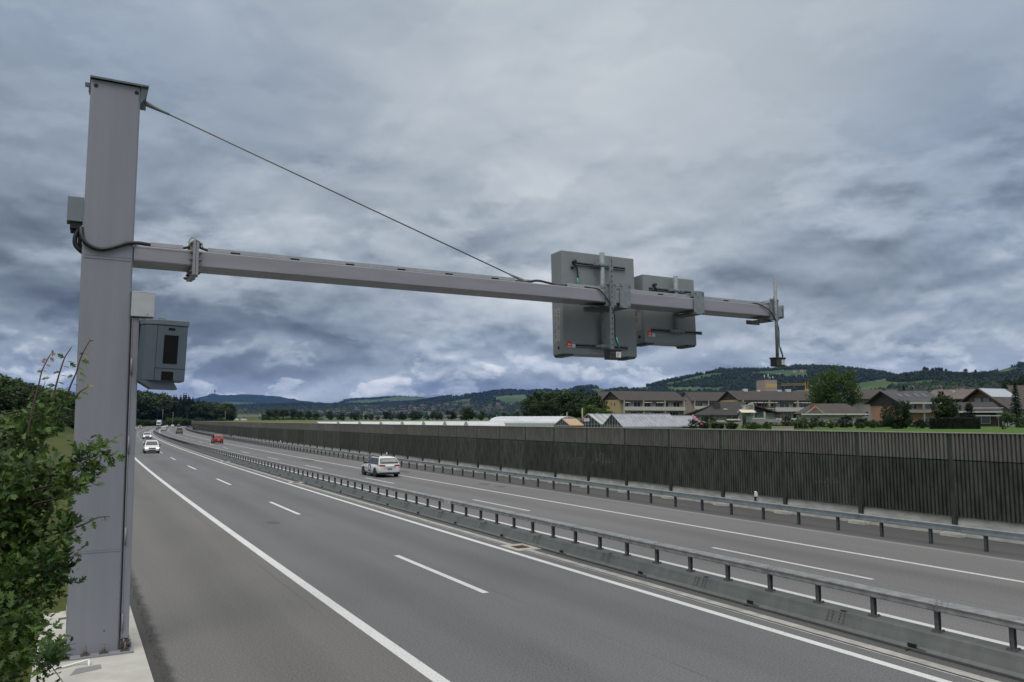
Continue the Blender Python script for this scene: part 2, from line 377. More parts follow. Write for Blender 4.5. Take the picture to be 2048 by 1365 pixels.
# ------------------------------------------------------------------ land
def land_mat():
    m = bpy.data.materials.new('meadow'); m.use_nodes = True; t = NT(m.node_tree); b = t.n['Principled BSDF']
    uv = t.new('ShaderNodeUVMap'); sp_ = t.new('ShaderNodeSeparateXYZ'); t.l.new(uv.outputs[0], sp_.inputs[0]); u, v, _ = sp_.outputs
    fine = t.noise(uv.outputs[0], 1.6, 6, .7); field = t.noise(t.xyz(t.m('MULTIPLY', u, .010), t.m('MULTIPLY', v, .003)), 1.0, 2, .5)
    left = t.mix(t.step(fine, .3, .7), (.040, .056, .014), (.078, .084, .025))
    right = t.mix(t.step(fine, .3, .7), (.042, .088, .018), (.078, .132, .030))
    far = t.mix(t.step(field, .42, .58), (.085, .105, .032), (.120, .122, .048))
    rr = t.mix(t.step(t.m('ADD', v, t.m('MULTIPLY', u, .25)), 120, 260), right, far)
    c = t.mix(t.step(u, 0, 5), left, rr); t.l.new(c, b.inputs['Base Color']); b.inputs['Roughness'].default_value = .9; b.inputs['Specular IOR Level'].default_value = .1
    bp = t.new('ShaderNodeBump'); bp.inputs['Strength'].default_value = .6; bp.inputs['Distance'].default_value = .15
    t.l.new(fine, bp.inputs['Height']); t.l.new(bp.outputs[0], b.inputs['Normal']); return m
dv = np.r_[-1600, -1200, -800, -500, -350, -250, -180, np.arange(-140, -40, 10), np.arange(-40, -8, 2.0), -7.62, -7.58, 0, 10, 20.0, 20.1, 24, 30, 40, 50, 60, 75, 90, 110, np.arange(140, 1000, 40), 1100, 1300, 1600, 2000, 2400]
sv = np.r_[np.arange(-60, 200, 10), np.arange(200, 1000, 25), np.arange(1000, 2000, 100), np.arange(2000, 5200, 300)]
SS, DD = np.meshgrid(sv, dv, indexing='ij'); aa = A0 - SS / RAD; rr_ = RAD - DD
ZZ = terrain_z(SS, DD)
V = np.stack([CX + rr_ * np.cos(aa), CY + rr_ * np.sin(aa), ZZ], -1).reshape(-1, 3); nd_ = len(dv)
I, J = np.meshgrid(np.arange(len(sv) - 1), np.arange(nd_ - 1), indexing='ij'); q = (I * nd_ + J).ravel()
Fq = np.stack([q, q + 1, q + nd_ + 1, q + nd_], 1)
g = np_mesh('ground', V, Fq, land_mat()); struct(g)
l = g.data.uv_layers.new(name='UVMap'); idx = np.empty(len(g.data.loops), int); g.data.loops.foreach_get('vertex_index', idx)
l.data.foreach_set('uv', np.stack([DD.ravel(), SS.ravel()], 1)[idx].ravel())

# ------------------------------------------------------------------ central steel barrier
STEEL = mat('weathered_steel', (.128, .138, .132), .55, .3, var=.12, scale=1.6, stretch=(1, 2.4, .7), bump=.05)
STEEL_T = mat('rail_steel', (.215, .222, .218), .5, .4, var=.2, scale=5)
POST = mat('post_steel', (.130, .134, .134), .6, .4, var=.3, scale=9)
BLACK = mat('black_and_shadow', (.008, .008, .009), .6)
MED_D, SEC, SEC0 = 4.985, 3.93, 28.51
def wrap(vs, fs, mi, count, first, pitch, d):           # repeats of one shape along the road, as one array mesh
    vs = np.asarray(vs); V = []; F = []; Mi = []
    for k in range(count):
        Mx = np.array(road_mat(first + k * pitch, d)); V.append(vs @ Mx[:3, :3].T + Mx[:3, 3]); F += [tuple(i + k * len(vs) for i in f) for f in fs]; Mi += mi
    b = MB(); b.v = [tuple(v) for v in np.concatenate(V)]; b.f = F; b.m = Mi; b.s = [False] * len(F); return b
prof = [(-.365, 0), (-.365, .035), (-.335, .05), (-.30, .085), (-.265, .16), (-.225, .24), (-.19, .325), (-.165, .350), (.165, .350), (.19, .325), (.225, .24), (.265, .16), (.30, .085), (.335, .05), (.365, .035), (.365, 0)]
def section(bolts):
    b = MB(); b.prism(prof, .004, SEC - .004)
    if bolts:
        for e in (.09, .19, SEC - .09, SEC - .19):
            for x, z in ((-.275, .14), (-.252, .2), (-.226, .25), (-.206, .305)): b.box(x - .016, x, e - .012, e + .012, z - .012, z + .012)
        b.box(-.19, -.12, SEC - .2, SEC - .06, .3505, .354, 1)
        b.box(-.352, -.322, SEC / 2 + .18, SEC / 2 + .34, .052, .115, 1); b.box(-.50, -.36, SEC / 2 + .27, SEC / 2 + .285, .012, .02, 1)
        b.quad((-.36, SEC / 2 - .02, .037), (-.335, SEC / 2 - .02, .0505), (-.33, SEC / 2 + .2, .06), (-.355, SEC / 2 + .2, .039), 1)  # black sliver painted as the shadow curve beside the drain slot
    return b
med = thing('median_barrier', 'long low steel barrier with a posted rail between the two carriageways', 'crash barrier', Matrix())
def place(root, src, mats_pos):
    """put copies of one part under its thing"""
    out = []
    for k, M in enumerate(mats_pos):
        o = src if k == 0 else src.copy()
        if k: COL.objects.link(o)
        o.parent = root; o.matrix_local = M; out.append(o)
    return out
sec_near = section(True).build('barrier_section', [STEEL, BLACK]); place(med, sec_near, [road_mat(SEC0 + SEC * k, MED_D) for k in range(22)])
sec_far = section(False).build('barrier_section', [STEEL]); place(med, sec_far, [road_mat(SEC0 + SEC * k, MED_D) for k in range(22, 100)])
b = section(False); o = wrap(b.v, b.f, b.m, 90, SEC0 + SEC * 100, SEC, MED_D).build('barrier_section', [STEEL], med); o['kind'] = 'stuff'
def railbeam():
    b = MB(); pr = [(-.165, .735), (-.172, .75), (-.160, .80), (-.172, .85), (-.155, .868), (.155, .868), (.172, .85), (.160, .80), (.172, .75), (.165, .735)]
    b.prism(pr, .003, SEC - .003)
    for e in (.06, .17, SEC - .06, SEC - .17):
        for z in (.765, .83): b.box(-.182, -.168, e - .012, e + .012, z - .012, z + .012)
        for x in (-.09, .09): b.box(x - .012, x + .012, e - .012, e + .012, .8685, .878)
    b.box(-.175, .175, -.012, .012, .73, .8725)
    for e in (SEC * .33, SEC * .66): b.box(-.02, .02, e - .02, e + .02, .8685, .876)
    return b
rb = railbeam().build('rail_beam', [STEEL_T]); place(med, rb, [road_mat(SEC0 - 2.1 + SEC * k, MED_D) for k in range(100)])
b = MB(); b.prism([(-.172, .735), (-.172, .868), (.172, .868), (.172, .735)], .003, SEC - .003)
o = wrap(b.v, b.f, b.m, 90, SEC0 - 2.1 + SEC * 100, SEC, MED_D).build('rail_beam', [STEEL_T], med); o['kind'] = 'stuff'
def ipost(h0, h1, w=.088, fl=.075, foot=True):
    b = MB(); b.box(-w / 2, -w / 2 + .012, -fl / 2, fl / 2, h0, h1); b.box(w / 2 - .012, w / 2, -fl / 2, fl / 2, h0, h1); b.box(-w / 2 + .012, w / 2 - .012, -.006, .006, h0, h1)
    if foot: b.box(-.09, .09, -.075, .075, h0 + .001, h0 + .016); [b.box(x - .015, x + .015, y - .015, y + .015, h0 + .016, h0 + .035) for x in (-.07, .07) for y in (-.055, .055)]
    return b
pp = ipost(.3505, .736).build('post', [POST]); place(med, pp, [road_mat(31.755 + 1.31 * k, MED_D) for k in range(100)])
b = MB(); b.box(-.05, .05, -.042, .042, .351, .736); o = wrap(b.v, b.f, b.m, 230, 31.755 + 131, 1.31, MED_D).build('post', [POST], med); o['kind'] = 'stuff'
# little kilometre plate on the rail
kp = thing('kilometre_plate', 'small white number plate fixed to the steel rail of the central barrier', 'plate', road_mat(59.35, MED_D))
b = MB(); b.box(-.186, -.179, -.30, .30, .742, .862); b.build('plate', mat('plate_white', (.42, .42, .40), .6, var=.1), kp)
text_mesh('number', '0115', .105, BLACK, Matrix.Translation((-.1862, .17, .762)) @ Euler((math.pi / 2, 0, -math.pi / 2)).to_matrix().to_4x4(), kp, .0008, 1.1)

# ------------------------------------------------------------------ guard rail on the far side
GALV = mat('galvanised_blue', (.215, .245, .260), .5, .35, var=.12, scale=4)
GPOST = mat('guard_post', (.085, .096, .10), .55, .4, var=.25, scale=8)
gr = thing('guard_rail', 'grey galvanised guard rail on posts in front of the dark noise wall', 'guard rail', Matrix())
GP, GS0 = 1.90, 29.42
b = MB(); b.prism([(-.06, .495), (-.068, .51), (-.055, .60), (-.068, .70), (-.05, .722), (.06, .722), (.06, .495)], .003, 2 * GP - .003)
for e in (.05, .16, 2 * GP - .05, 2 * GP - .16): b.box(-.076, -.064, e - .008, e + .008, .51, .705)
b.box(-.071, .063, -.01, .01, .49, .726)
rail = b.build('rail_beam', [GALV]); place(gr, rail, [road_mat(GS0 + .9 + 2 * GP * k, 17.07) for k in range(100)])
b = MB(); b.prism([(-.068, .495), (-.068, .722), (.06, .722), (.06, .495)], .003, 2 * GP - .003)
o = wrap(b.v, b.f, b.m, 80, GS0 + .9 + 200 * GP, 2 * GP, 17.07).build('rail_beam', [GALV], gr); o['kind'] = 'stuff'
gpost = ipost(-.06, .5, .1, .09, False).build('post', [GPOST]); place(gr, gpost, [road_mat(GS0 + GP * k, 17.12) for k in range(100)])
b = MB(); b.box(-.05, .05, -.045, .045, -.06, .5); o = wrap(b.v, b.f, b.m, 240, GS0 + GP * 100, GP, 17.12).build('post', [GPOST], gr); o['kind'] = 'stuff'

# ------------------------------------------------------------------ ribbed noise wall
N_LO = mat('wall_lower', (.022, .027, .020), .85, var=.3, scale=2.0, col2=(.064, .071, .057), stretch=(1, 1.2, .5), objvar=.22, bump=.25, bscale=25)
N_UP = mat('wall_upper', (.082, .082, .070), .85, col2=(.132, .130, .114), scale=2.5, stretch=(1, 1.5, .4), objvar=.12, bump=.25, bscale=25)
N_PO = mat('wall_post', (.024, .032, .028), .6, .2, col2=(.060, .070, .064), scale=1.3, stretch=(1, 1, .6))
N_PL = mat('wall_plinth', (.46, .45, .41), .85, var=.25, scale=1.4, stretch=(1, .7, 2.), bump=.15)
N_CAP = mat('wall_cap', (.26, .255, .23), .8)
BAY, WS0, WD = 4.01, 47.34 - 4.01 * 5, 19.9
def ribpanel(z0, z1, mi=0):
    b = MB(); y0, y1 = .085, BAY - .085; n = 25; p = (y1 - y0) / n
    b.box(-.105, -.03, y0, y1, z0, z1, mi)
    for k in range(n):
        yc = y0 + p * (k + .5); w = .045; pr = [(-.106, yc - w), (-.178, yc - w), (-.198, yc - w * .5), (-.198, yc + w * .5), (-.178, yc + w), (-.106, yc + w)]
        b.prism(pr, z0, z1, mi, plane='xy')
    return b
wall = thing('noise_wall', 'long dark green ribbed noise wall beyond the far guard rail', 'noise wall', Matrix())
bays = [road_mat(WS0 + BAY * k, WD) for k in range(100)]
lo_p = ribpanel(.70, 2.715).build('lower_panel', [N_LO]); lows = place(wall, lo_p, bays)
up_p = ribpanel(2.755, 3.715).build('upper_panel', [N_UP]); place(wall, up_p, bays)
b = MB(); b.box(-.06, .12, .1, BAY - .1, -.5, .735)
b.box(-.02, .10, .1, BAY - .1, .735, 3.716, 1)
pl_ = b.build('plinth', [N_PL, N_PO]); place(wall, pl_, bays)
b = MB(); b.box(-.21, .13, .0, BAY, 3.7165, 3.752); cp = b.build('coping', [N_CAP]); place(wall, cp, bays)
b = MB(); b.box(-.155, -.13, -.095, .095, -.3, 3.7155); b.box(.0, .10, -.095, .095, -.3, 3.7155); b.box(-.13, .0, -.008, .008, -.3, 3.7155); wp = b.build('post', [N_PO]); place(wall, wp, bays)
b2 = MB(); b2.box(-.46, -.062, -.38, .38, -.3, .10); b2.box(-.40, -.062, -.30, .30, .10, .13); ft = b2.build('footing', [N_PL], bevel=.03); place(wall, ft, bays[:40])
b = MB()
for k in range(100, 122):
    M = road_mat(WS0 + BAY * k, WD); b.box(-.19, -.03, .08, BAY - .08, .70, 2.715, 0, M); b.box(-.19, -.03, .08, BAY - .08, 2.755, 3.715, 1, M); b.box(-.06, .12, 0, BAY, -.5, 3.71, 2, M); b.box(-.21, .13, 0, BAY, 3.7165, 3.752, 3, M)
o = b.build('far_panels', [N_LO, N_UP, N_PL, N_CAP], wall); o['kind'] = 'stuff'
# faint sprayed tags on three of the lower panels
GRAF = mat('faded_spray', (.105, .11, .10), .9, var=.4, scale=12)
def scrawl(seed, y0, y1, z0, z1, M):
    r = random.Random(seed); b = MB(); y = y0
    while y < y1:
        h = r.uniform(.4, 1.0); pts = [(-.2005, y + r.uniform(-.04, .06), z0 + (z1 - z0) * r.uniform(0, .3)), (-.2005, y + r.uniform(0, .12), z0 + (z1 - z0) * h), (-.2005, y + r.uniform(.06, .22), z0 + (z1 - z0) * r.uniform(.1, .6)), (-.2005, y + r.uniform(.1, .28), z0 + (z1 - z0) * r.uniform(.3, 1))]
        for p, q in zip(pts, pts[1:]):
            for t in np.linspace(0, 1, 9)[:-1]:
                a = Vector(p).lerp(Vector(q), t); yy = (a.y - .085) % .1536
                if abs(yy - .0768) < .03: b.box(-.2005, -.1975, a.y - .022, a.y + .022, a.z - .045, a.z + .045)
        y += r.uniform(.12, .26)
    return b
for bay, sd_, (ya, yb, za, zb) in ((11, 3, (.5, 2.7, 1.3, 2.05)), (10, 5, (1.0, 3.4, 1.35, 2.35)), (6, 9, (1.0, 2.0, 1.4, 1.9))):
    o = scrawl(sd_, ya, yb, za, zb, None).build('graffiti', [GRAF], wall, M=bays[bay])
dr = MB(); dr.box(-.24, -.2, 0.3, 1.9, .3, 2.5); dr.box(-.25, -.2, .2, .3, .3, 2.6); dr.box(-.25, -.2, 1.9, 2.0, .3, 2.6); dr.box(-.25, -.2, .2, 2.0, 2.5, 2.6)
o = dr.build('door', [mat('green_door', (.030, .065, .060), .5)], wall, M=bays[50]); o['label'] = 'dark green emergency door in the wall'

# ------------------------------------------------------------------ white marker posts
WPL = mat('white_plastic', (.68, .68, .66), .5, var=.06)
def delineator(s, label):
    t = thing('marker_post', label, 'marker post', road_mat(s, 17.62), 'white marker posts behind the far guard rail')
    b = MB(); pr = [(-.06, .46), (.06, .46), (.06, .98), (.035, 1.06), (-.02, 1.09), (-.06, 1.06)]
    b.prism(pr, -.05, .05); b.build('post', [WPL], t, bevel=.015)
    b = MB(); b.box(-.063, .063, -.053, .053, .64, .86); b.build('black_band', [BLACK], t)
    b = MB(); b.box(-.025, .025, -.058, -.0535, .67, .83); b.build('reflector', [mat('reflector', (.55, .55, .5), .3)], t)
delineator(55.0, 'white marker post with black band, nearest one behind the guard rail')
delineator(103.4, 'white marker post standing behind the white estate car'); delineator(153.8, 'small white marker post half way along the noise wall'); delineator(204, 'tiny white marker post beside the red car')
delineator(254, 'farthest tiny white marker post, near the green door in the wall')

# ------------------------------------------------------------------ the sign gantry
GSs = 44.95
G = road_mat(GSs, -8.0); G.translation.z = 0
Gi = G.inverted()
def Gp(px, py, r):                          # measured point on the plane r behind the mast's front face
    o = Gi @ Vector((0, 0, CAM_H)); d = Gi.to_3x3() @ pix_dir(px, py); t = (r - o.y) / d.y
    return Vector((o.x + d.x * t, r, o.z + d.z * t))
def lean(o):
    for v in o.data.vertices: v.co.x -= .0107 * min(v.co.z, 7.0)
    return o
PAINT = mat('mast_paint', (.212, .220, .250), .48, .0, var=.06, scale=1.6, stretch=(2.2, 2.2, .18), bump=.02, bscale=220)
PAINT_B = mat('boom_paint', (.250, .247, .278), .45, .0, var=.07, scale=2.2, stretch=(.35, 1, 2))
ZINC = mat('zinc', (.185, .212, .225), .55, .15, var=.18, scale=14)
ZINC_D = mat('zinc_dark', (.11, .125, .13), .5, .5, var=.2, scale=14)
DARK = mat('dark_gap', (.012, .012, .014), .8)
BOLT = mat('bolt_steel', (.12, .11, .10), .5, .6, var=.3, scale=40)
ALU = mat('aluminium', (.36, .37, .38), .4, .5, var=.08, scale=8)
gan = thing('sign_gantry', 'tall grey steel mast with a long arm over the road and a stay cable', 'gantry', G)
def rrect(x0, x1, y0, y1, r, n=4):
    out = []
    for cx, cy, a0 in ((x1 - r, y1 - r, 0), (x0 + r, y1 - r, 90), (x0 + r, y0 + r, 180), (x1 - r, y0 + r, 270)):
        for k in range(n + 1): a = R_(a0 + 90 * k / n); out.append((cx + r * math.cos(a), cy + r * math.sin(a)))
    return out
def loft_poly(b, poly, zs, mi=0):
    n = len(poly); o = len(b.v)
    for z in zs: b.v += [(x, y, z) for x, y in poly]
    for i in range(len(zs) - 1):
        for k in range(n): b.f.append((o + i * n + k, o + i * n + (k + 1) % n, o + (i + 1) * n + (k + 1) % n, o + (i + 1) * n + k)); b.m.append(mi); b.s.append(True)
    b.f.append(tuple(o + k for k in range(n - 1, -1, -1))); b.m.append(mi); b.s.append(False)
    e = o + (len(zs) - 1) * n; b.f.append(tuple(e + k for k in range(n))); b.m.append(mi); b.s.append(False)
b = MB(); loft_poly(b, rrect(-.70, .125, 0, .80, .045), [.115, 3.5, 7.0, 10.24]); mast = lean(b.build('mast', [PAINT], gan))
es = mast.modifiers.new('split', 'EDGE_SPLIT'); es.split_angle = R_(35)
b = MB()                                       # weld seams
for z in (1.80, 6.955, 7.01): b.box(-.66, .085, -.006, .0, z, z + .012)
b.box(-.66, .085, -.004, .0, 1.835, 1.845); b.box(-.66, .085, -.009, .0, 6.962, 6.985)
lean(b.build('weld_seam', [PAINT], mast))
for x in (-.615, .055): b = MB(); b.tube([(x, -.006, 10.13), (x, .02, 10.13)], .036, 14); lean(b.build('vent_hole', [DARK], mast))
b = MB(); b.tube([(-.12, -.004, .46), (-.12, .01, .46)], .012, 8); lean(b.build('vent_hole', [DARK], mast))
b = MB(); b.box(-.715, .255, -.06, .90, 10.262, 10.285); b.box(-.715, .255, -.06, -.045, 10.25, 10.262); b.box(.127, .24, .34, .37, 9.95, 10.262)
b.prism([(.127, 10.255), (.25, 10.255), (.232, 10.10), (.127, 9.93)], .36, .385); b.prism([(.127, 10.255), (.25, 10.255), (.232, 10.10), (.127, 9.93)], -.02, .0)
b.box(-.79, -.70, .1, .13, 10.12, 10.2); b.box(-.73, -.71, .1, .12, 10.02, 10.14)
o = lean(b.build('cap', [ZINC_D], gan))
b = MB(); b.box(-.82, .345, -.19, 1.0, .075, .112); bp_ = b.build('base_plate', [PAINT], gan, bevel=.006)
b = MB()
for x in (-.70, -.40, -.12, .21):
    for y in (-.11, .92):
        b = MB(); b.box(x - .07, x + .07, y - .05, y + .05, .1125, .135); b.tube([(x, y, -.02), (x, y, .26)], .016, 8); b.tube([(x, y, .135), (x, y, .175)], .034, 6, smooth=False); b.tube([(x, y, .03), (x, y, .07)], .034, 6, smooth=False); b.build('anchor_bolt', [BOLT], gan)
for y in (.12, .4, .68): b = MB(); b.tube([(.28, y, .0), (.28, y, .24)], .016, 8); b.tube([(.28, y, .1125), (.28, y, .16)], .034, 6, smooth=False); b.build('anchor_bolt', [BOLT], gan)
b = MB(); b.box(.155, .268, .0, .62, .29, 5.92); door = lean(b.build('door', [PAINT], gan, bevel=.012)); door['label'] = 'narrow full-height door on the road side of the mast'
b = MB(); b.box(.126, .153, .03, .6, .29, 5.92); lean(b.build('gap', [DARK], door))
b = MB(); b.box(.142, .157, -.012, .03, .29, 5.92)
lean(b.build('door_edge', [PAINT], door))
b = MB()
for z in (.42, 1.9, 3.5, 4.9): b.box(.150, .172, -.022, -.001, z, z + .30); b.tube([(.161, -.018, z), (.161, -.018, z + .30)], .014, 8)
lean(b.build('hinge', [PAINT], door))
b = MB(); b.box(.13, .26, -.03, .1, .14, .27); b.box(.2, .31, -.06, -.01, .2, .225); b.tube([(.19, -.05, .15), (.19, -.05, .3)], .02, 8)
lean(b.build('latch', [BOLT], door))
# arm
AZ0, AZ1, AR0, AR1 = 6.972, 7.275, .012, .742
BX0 = .06
def arm_poly(): return [(y, z) for y, z in rrect(AR0, AR1, AZ0, AZ1, .022, 3)]
b = MB(); b.prism(arm_poly(), BX0, 1.055, plane='yz'); b.box(BX0, 1.055, AR0 - .006, AR0 - .0002, AZ0 + .028, AZ0 + .040); b.box(BX0, 1.055, AR0 - .006, AR0 - .0002, AZ1 - .045, AZ1 - .034); stub = b.build('arm_stub', [PAINT_B], gan)
b = MB(); b.prism(arm_poly(), 1.165, 16.64, plane='yz'); arm = b.build('arm', [PAINT_B], gan)
b = MB(); b.box(16.641, 16.675, -.02, .775, 6.94, 7.305); b.build('end_plate', [ZINC], arm)
b = MB(); b.box(1.056, 1.106, -.075, .83, 6.80, 7.455); b.box(1.112, 1.162, -.075, .83, 6.80, 7.455)
fl = b.build('flange', [PAINT_B], gan, bevel=.006)
b = MB()
for z in (6.86, 7.08, 7.22, 7.4):
    for y in (-.05, .12, .45, .8):
        if z in (7.08, 7.22) and y > 0: continue
        b.tube([(1.0, y, z), (1.22, y, z)], .014, 8); b.tube([(1.018, y, z), (1.055, y, z)], .028, 6, smooth=False); b.tube([(1.163, y, z), (1.2, y, z)], .028, 6, smooth=False)
b.build('flange_bolt', [BOLT], fl)
# cable duct on the arm
TZ = AZ1 + .001
def duct(x0, x1, clips, joints=()):
    b = MB(); b.box(x0, x1, .10, .24, TZ + .02, TZ + .092)
    for j in joints: b.box(j - .006, j + .006, .097, .243, TZ + .018, TZ + .095)
    n = int((x1 - x0) / 1.2)
    for k in range(n + 1): xx = x0 + .1 + (x1 - x0 - .2) * k / max(1, n); b.box(xx - .04, xx + .04, .11, .23, TZ, TZ + .02)
    o = b.build('cable_duct', [ALU], gan)
    b = MB()
    for c in clips: b.box(c - .09, c + .09, .096, .0995, TZ + .004, TZ + .050)
    b.build('clip', [DARK], o)
def ax(px, py, r=.1): return Gp(px, py, r).x
duct(.34, .90, ())
duct(ax(416, 500), ax(1031, 556), [ax(p, q) for p, q in ((471, 507), (590, 519), (700, 529), (803, 538), (898, 548), (990, 555))], (ax(640, 523), ax(850, 543)))
duct(ax(1135, 568), ax(1541, 606), [ax(p, q) for p, q in ((1175, 573), (1321, 588), (1386, 594), (1452, 600), (1512, 606))], (ax(1285, 584), ax(1430, 598)))
# power cables
CAB = mat('cable_black', (.012, .013, .015), .45, var=.2)
def smooth_path(pts, n=8):
    pts = [Vector(p) for p in pts]; out = []
    for i in range(len(pts) - 1):
        p0, p1, p2, p3 = pts[max(i - 1, 0)], pts[i], pts[i + 1], pts[min(i + 2, len(pts) - 1)]
        for k in range(n):
            t = k / n; out.append(.5 * ((2 * p1) + (p2 - p0) * t + (2 * p0 - 5 * p1 + 4 * p2 - p3) * t * t + (3 * p1 - p0 - 3 * p2 + p3) * t ** 3))
    return out + [pts[-1]]
b = MB(); b.tube(smooth_path([Gp(162, 455, .02), Gp(163, 470, -.03), Gp(170, 485, -.05), Gp(188, 496, -.045), Gp(207, 499, -.045), Gp(232, 494, -.045), Gp(252, 487.5, -.045), Gp(266, 486.5, -.03), (.16, .08, TZ + .05), (.36, .16, TZ + .05)]), .036, 10); b.build('power_cable', [CAB], gan)
b = MB(); b.tube(smooth_path([Gp(158, 457, .1), Gp(150.5, 475, .1), Gp(151, 490, .1), Gp(160, 501, .1), Gp(166, 505, .14)]), .040, 9); b.build('power_cable', [CAB], gan)
b = MB(); b.tube(smooth_path([Gp(161, 457, .14), Gp(160, 474, .14), Gp(160, 490, .14), Gp(165, 500, .16)]), .034, 9); b.build('power_cable', [CAB], gan)
b = MB(); b.tube(smooth_path([(.88, .16, TZ + .05), (1.0, .15, TZ + .085), (1.1, .15, 7.475), (1.2, .16, TZ + .10), (1.36, .16, TZ + .05)]), .026, 8); b.build('power_cable', [CAB], gan)
b = MB(); b.tube(smooth_path([(ax(1030, 556) - .05, .16, TZ + .05), (8.35, .18, TZ + .03), (8.7, .16, TZ + .09), (9.0, .15, TZ + .06), (9.25, .16, TZ + .03), (ax(1135, 568) + .04, .16, TZ + .05)]), .028, 8); b.build('power_cable', [CAB], gan)
b = MB(); b.tube(smooth_path([(1.02, -.03, TZ + .02), (.98, -.05, TZ + .13), (1.03, -.06, 7.50), (1.09, -.08, 7.47), (1.19, -.06, TZ + .13), (1.25, -.03, TZ + .03)]), .009, 6)
b.build('earth_wire', [mat('earth_wire', (.22, .24, .06), .5)], gan)
# stay cable
b = MB(); p0 = Vector((.145, .37, 10.10)); p1 = Vector((8.53, .37, 7.345)); d_ = (p1 - p0).normalized()
b.tube([p0 + d_ * .2, p1 - d_ * .25], .0145, 8)
stay = b.build('stay_cable', [mat('stay_steel', (.13, .12, .11), .4, .6, var=.2)], gan)
b = MB(); b.tube([p0, p0 + d_ * .04, p0 + d_ * .30, p0 + d_ * .46], [.045, .05, .032, .022], 12); b.build('cable_socket', [ZINC], stay); b = MB(); b.tube([p1 - d_ * .5, p1 - d_ * .3, p1 - d_ * .03, p1], [.022, .034, .05, .045], 12)
b.build('cable_socket', [ZINC], stay)
b = MB(); b.prism([(8.3, AZ1 + .001), (8.78, AZ1 + .001), (8.6, AZ1 + .13), (8.45, AZ1 + .13)], .345, .395); b.box(8.2, 8.9, .25, .5, AZ1 + .0005, AZ1 + .018)
b.build('stay_lug', [ZINC], gan)

# fixtures on the mast ---------------------------------------------------
jb = thing('junction_box', 'small grey junction box high on the outer edge of the mast', 'junction box', G)
b = MB(); b.box(-1.035, -.782, .03, .36, 7.60, 8.05); b.build('body', [mat('box_grey', (.150, .178, .205), .5, var=.06)], jb, bevel=.012)
b = MB(); b.box(-.98, -.80, .06, .3, 7.48, 7.598); [b.tube([(x, .12, 7.40), (x, .12, 7.5)], .03, 10) for x in (-.94, -.88, -.83)]; b.build('cable_gland', [DARK], jb)
wb = thing('white_cabinet', 'square white metal cabinet fixed to the mast above the camera housing', 'cabinet', G)
b = MB(); b.box(.055, .44, -.06, .30, 5.955, 6.40); b.box(.05, .445, -.064, .304, 6.39, 6.412); b.build('body', [mat('cabinet_white', (.40, .41, .42), .5, var=.06, scale=5)], wb, bevel=.01)
b = MB(); b.tube([(.33, -.066, 6.0), (.33, -.058, 6.0)], .01, 8); b.build('lock', [DARK], wb)
SB = thing('camera_housing', 'grey traffic camera housing with two dark windows on the roadside of the mast', 'camera housing', G @ Matrix.Translation((.23, 0, 5.86)) @ Euler((0, R_(1.6), 0)).to_matrix().to_4x4() @ Matrix.Translation((-.23, 0, -5.86)))
HOUS = mat('housing_grey', (.066, .086, .112), .45, var=.05); HOUS_L = mat('housing_lid', (.10, .125, .15), .45, var=.05)
fp = [(.225, .36), (.225, -.12), (.30, -.22), (.487, -.302), (1.0, -.302), (1.0, .36)]
b = MB(); b.prism(fp, 4.80, 5.800, plane='xy'); body = b.build('body', [HOUS], SB, bevel=.012)
b = MB(); b.prism([(.215, .37), (.215, -.125), (.295, -.232), (.484, -.316), (1.018, -.316), (1.018, .37)], 5.806, 5.905, plane='xy'); b.build('lid', [HOUS_L], SB, bevel=.012)
b = MB(); b.prism([(.225, 4.80), (.46, 4.66), (.90, 4.66), (.82, 4.80)], -.24, .33); b.build('bottom_shroud', [HOUS], SB)
def fwin(name, pa, pb, m, inset=.006):
    a, c = Gp(*pa, -.302), Gp(*pb, -.302); bb = MB(); bb.box(min(a.x, c.x), max(a.x, c.x), -.302 - inset, -.302 - .001, min(a.z, c.z), max(a.z, c.z)); return bb.build(name, [m], SB)
GLASS_D = mat('dark_window', (.006, .006, .007), .25, spec=.12)
fwin('window', (330, 669), (356, 727), GLASS_D); fwin('window', (326, 742), (349, 760), GLASS_D); fwin('window', (338, 655), (351, 660), GLASS_D)
b = MB(); b.box(.489, 1.003, -.306, -.3022, 5.022, 5.030); b.box(.4885, .496, -.3055, -.3022, 4.80, 5.80); b.build('seam', [DARK], body)
b = MB(); n_ = 12
b.tube([(.58, .0, 5.905), (.58, .0, 5.93), (.58, .0, 5.955), (.58, .0, 5.965)], [.085, .085, .06, .01], 14); b.box(.52, .80, -.06, .02, 5.905, 5.915); b.build('antenna', [ZINC_D], SB)
b = MB(); b.box(.27, .30, .0, .3, 4.9, 5.7); b.box(.13, .23, .05, .3, 5.05, 5.25); b.box(.13, .23, .05, .3, 5.45, 5.62); b.build('bracket', [ZINC_D], SB)

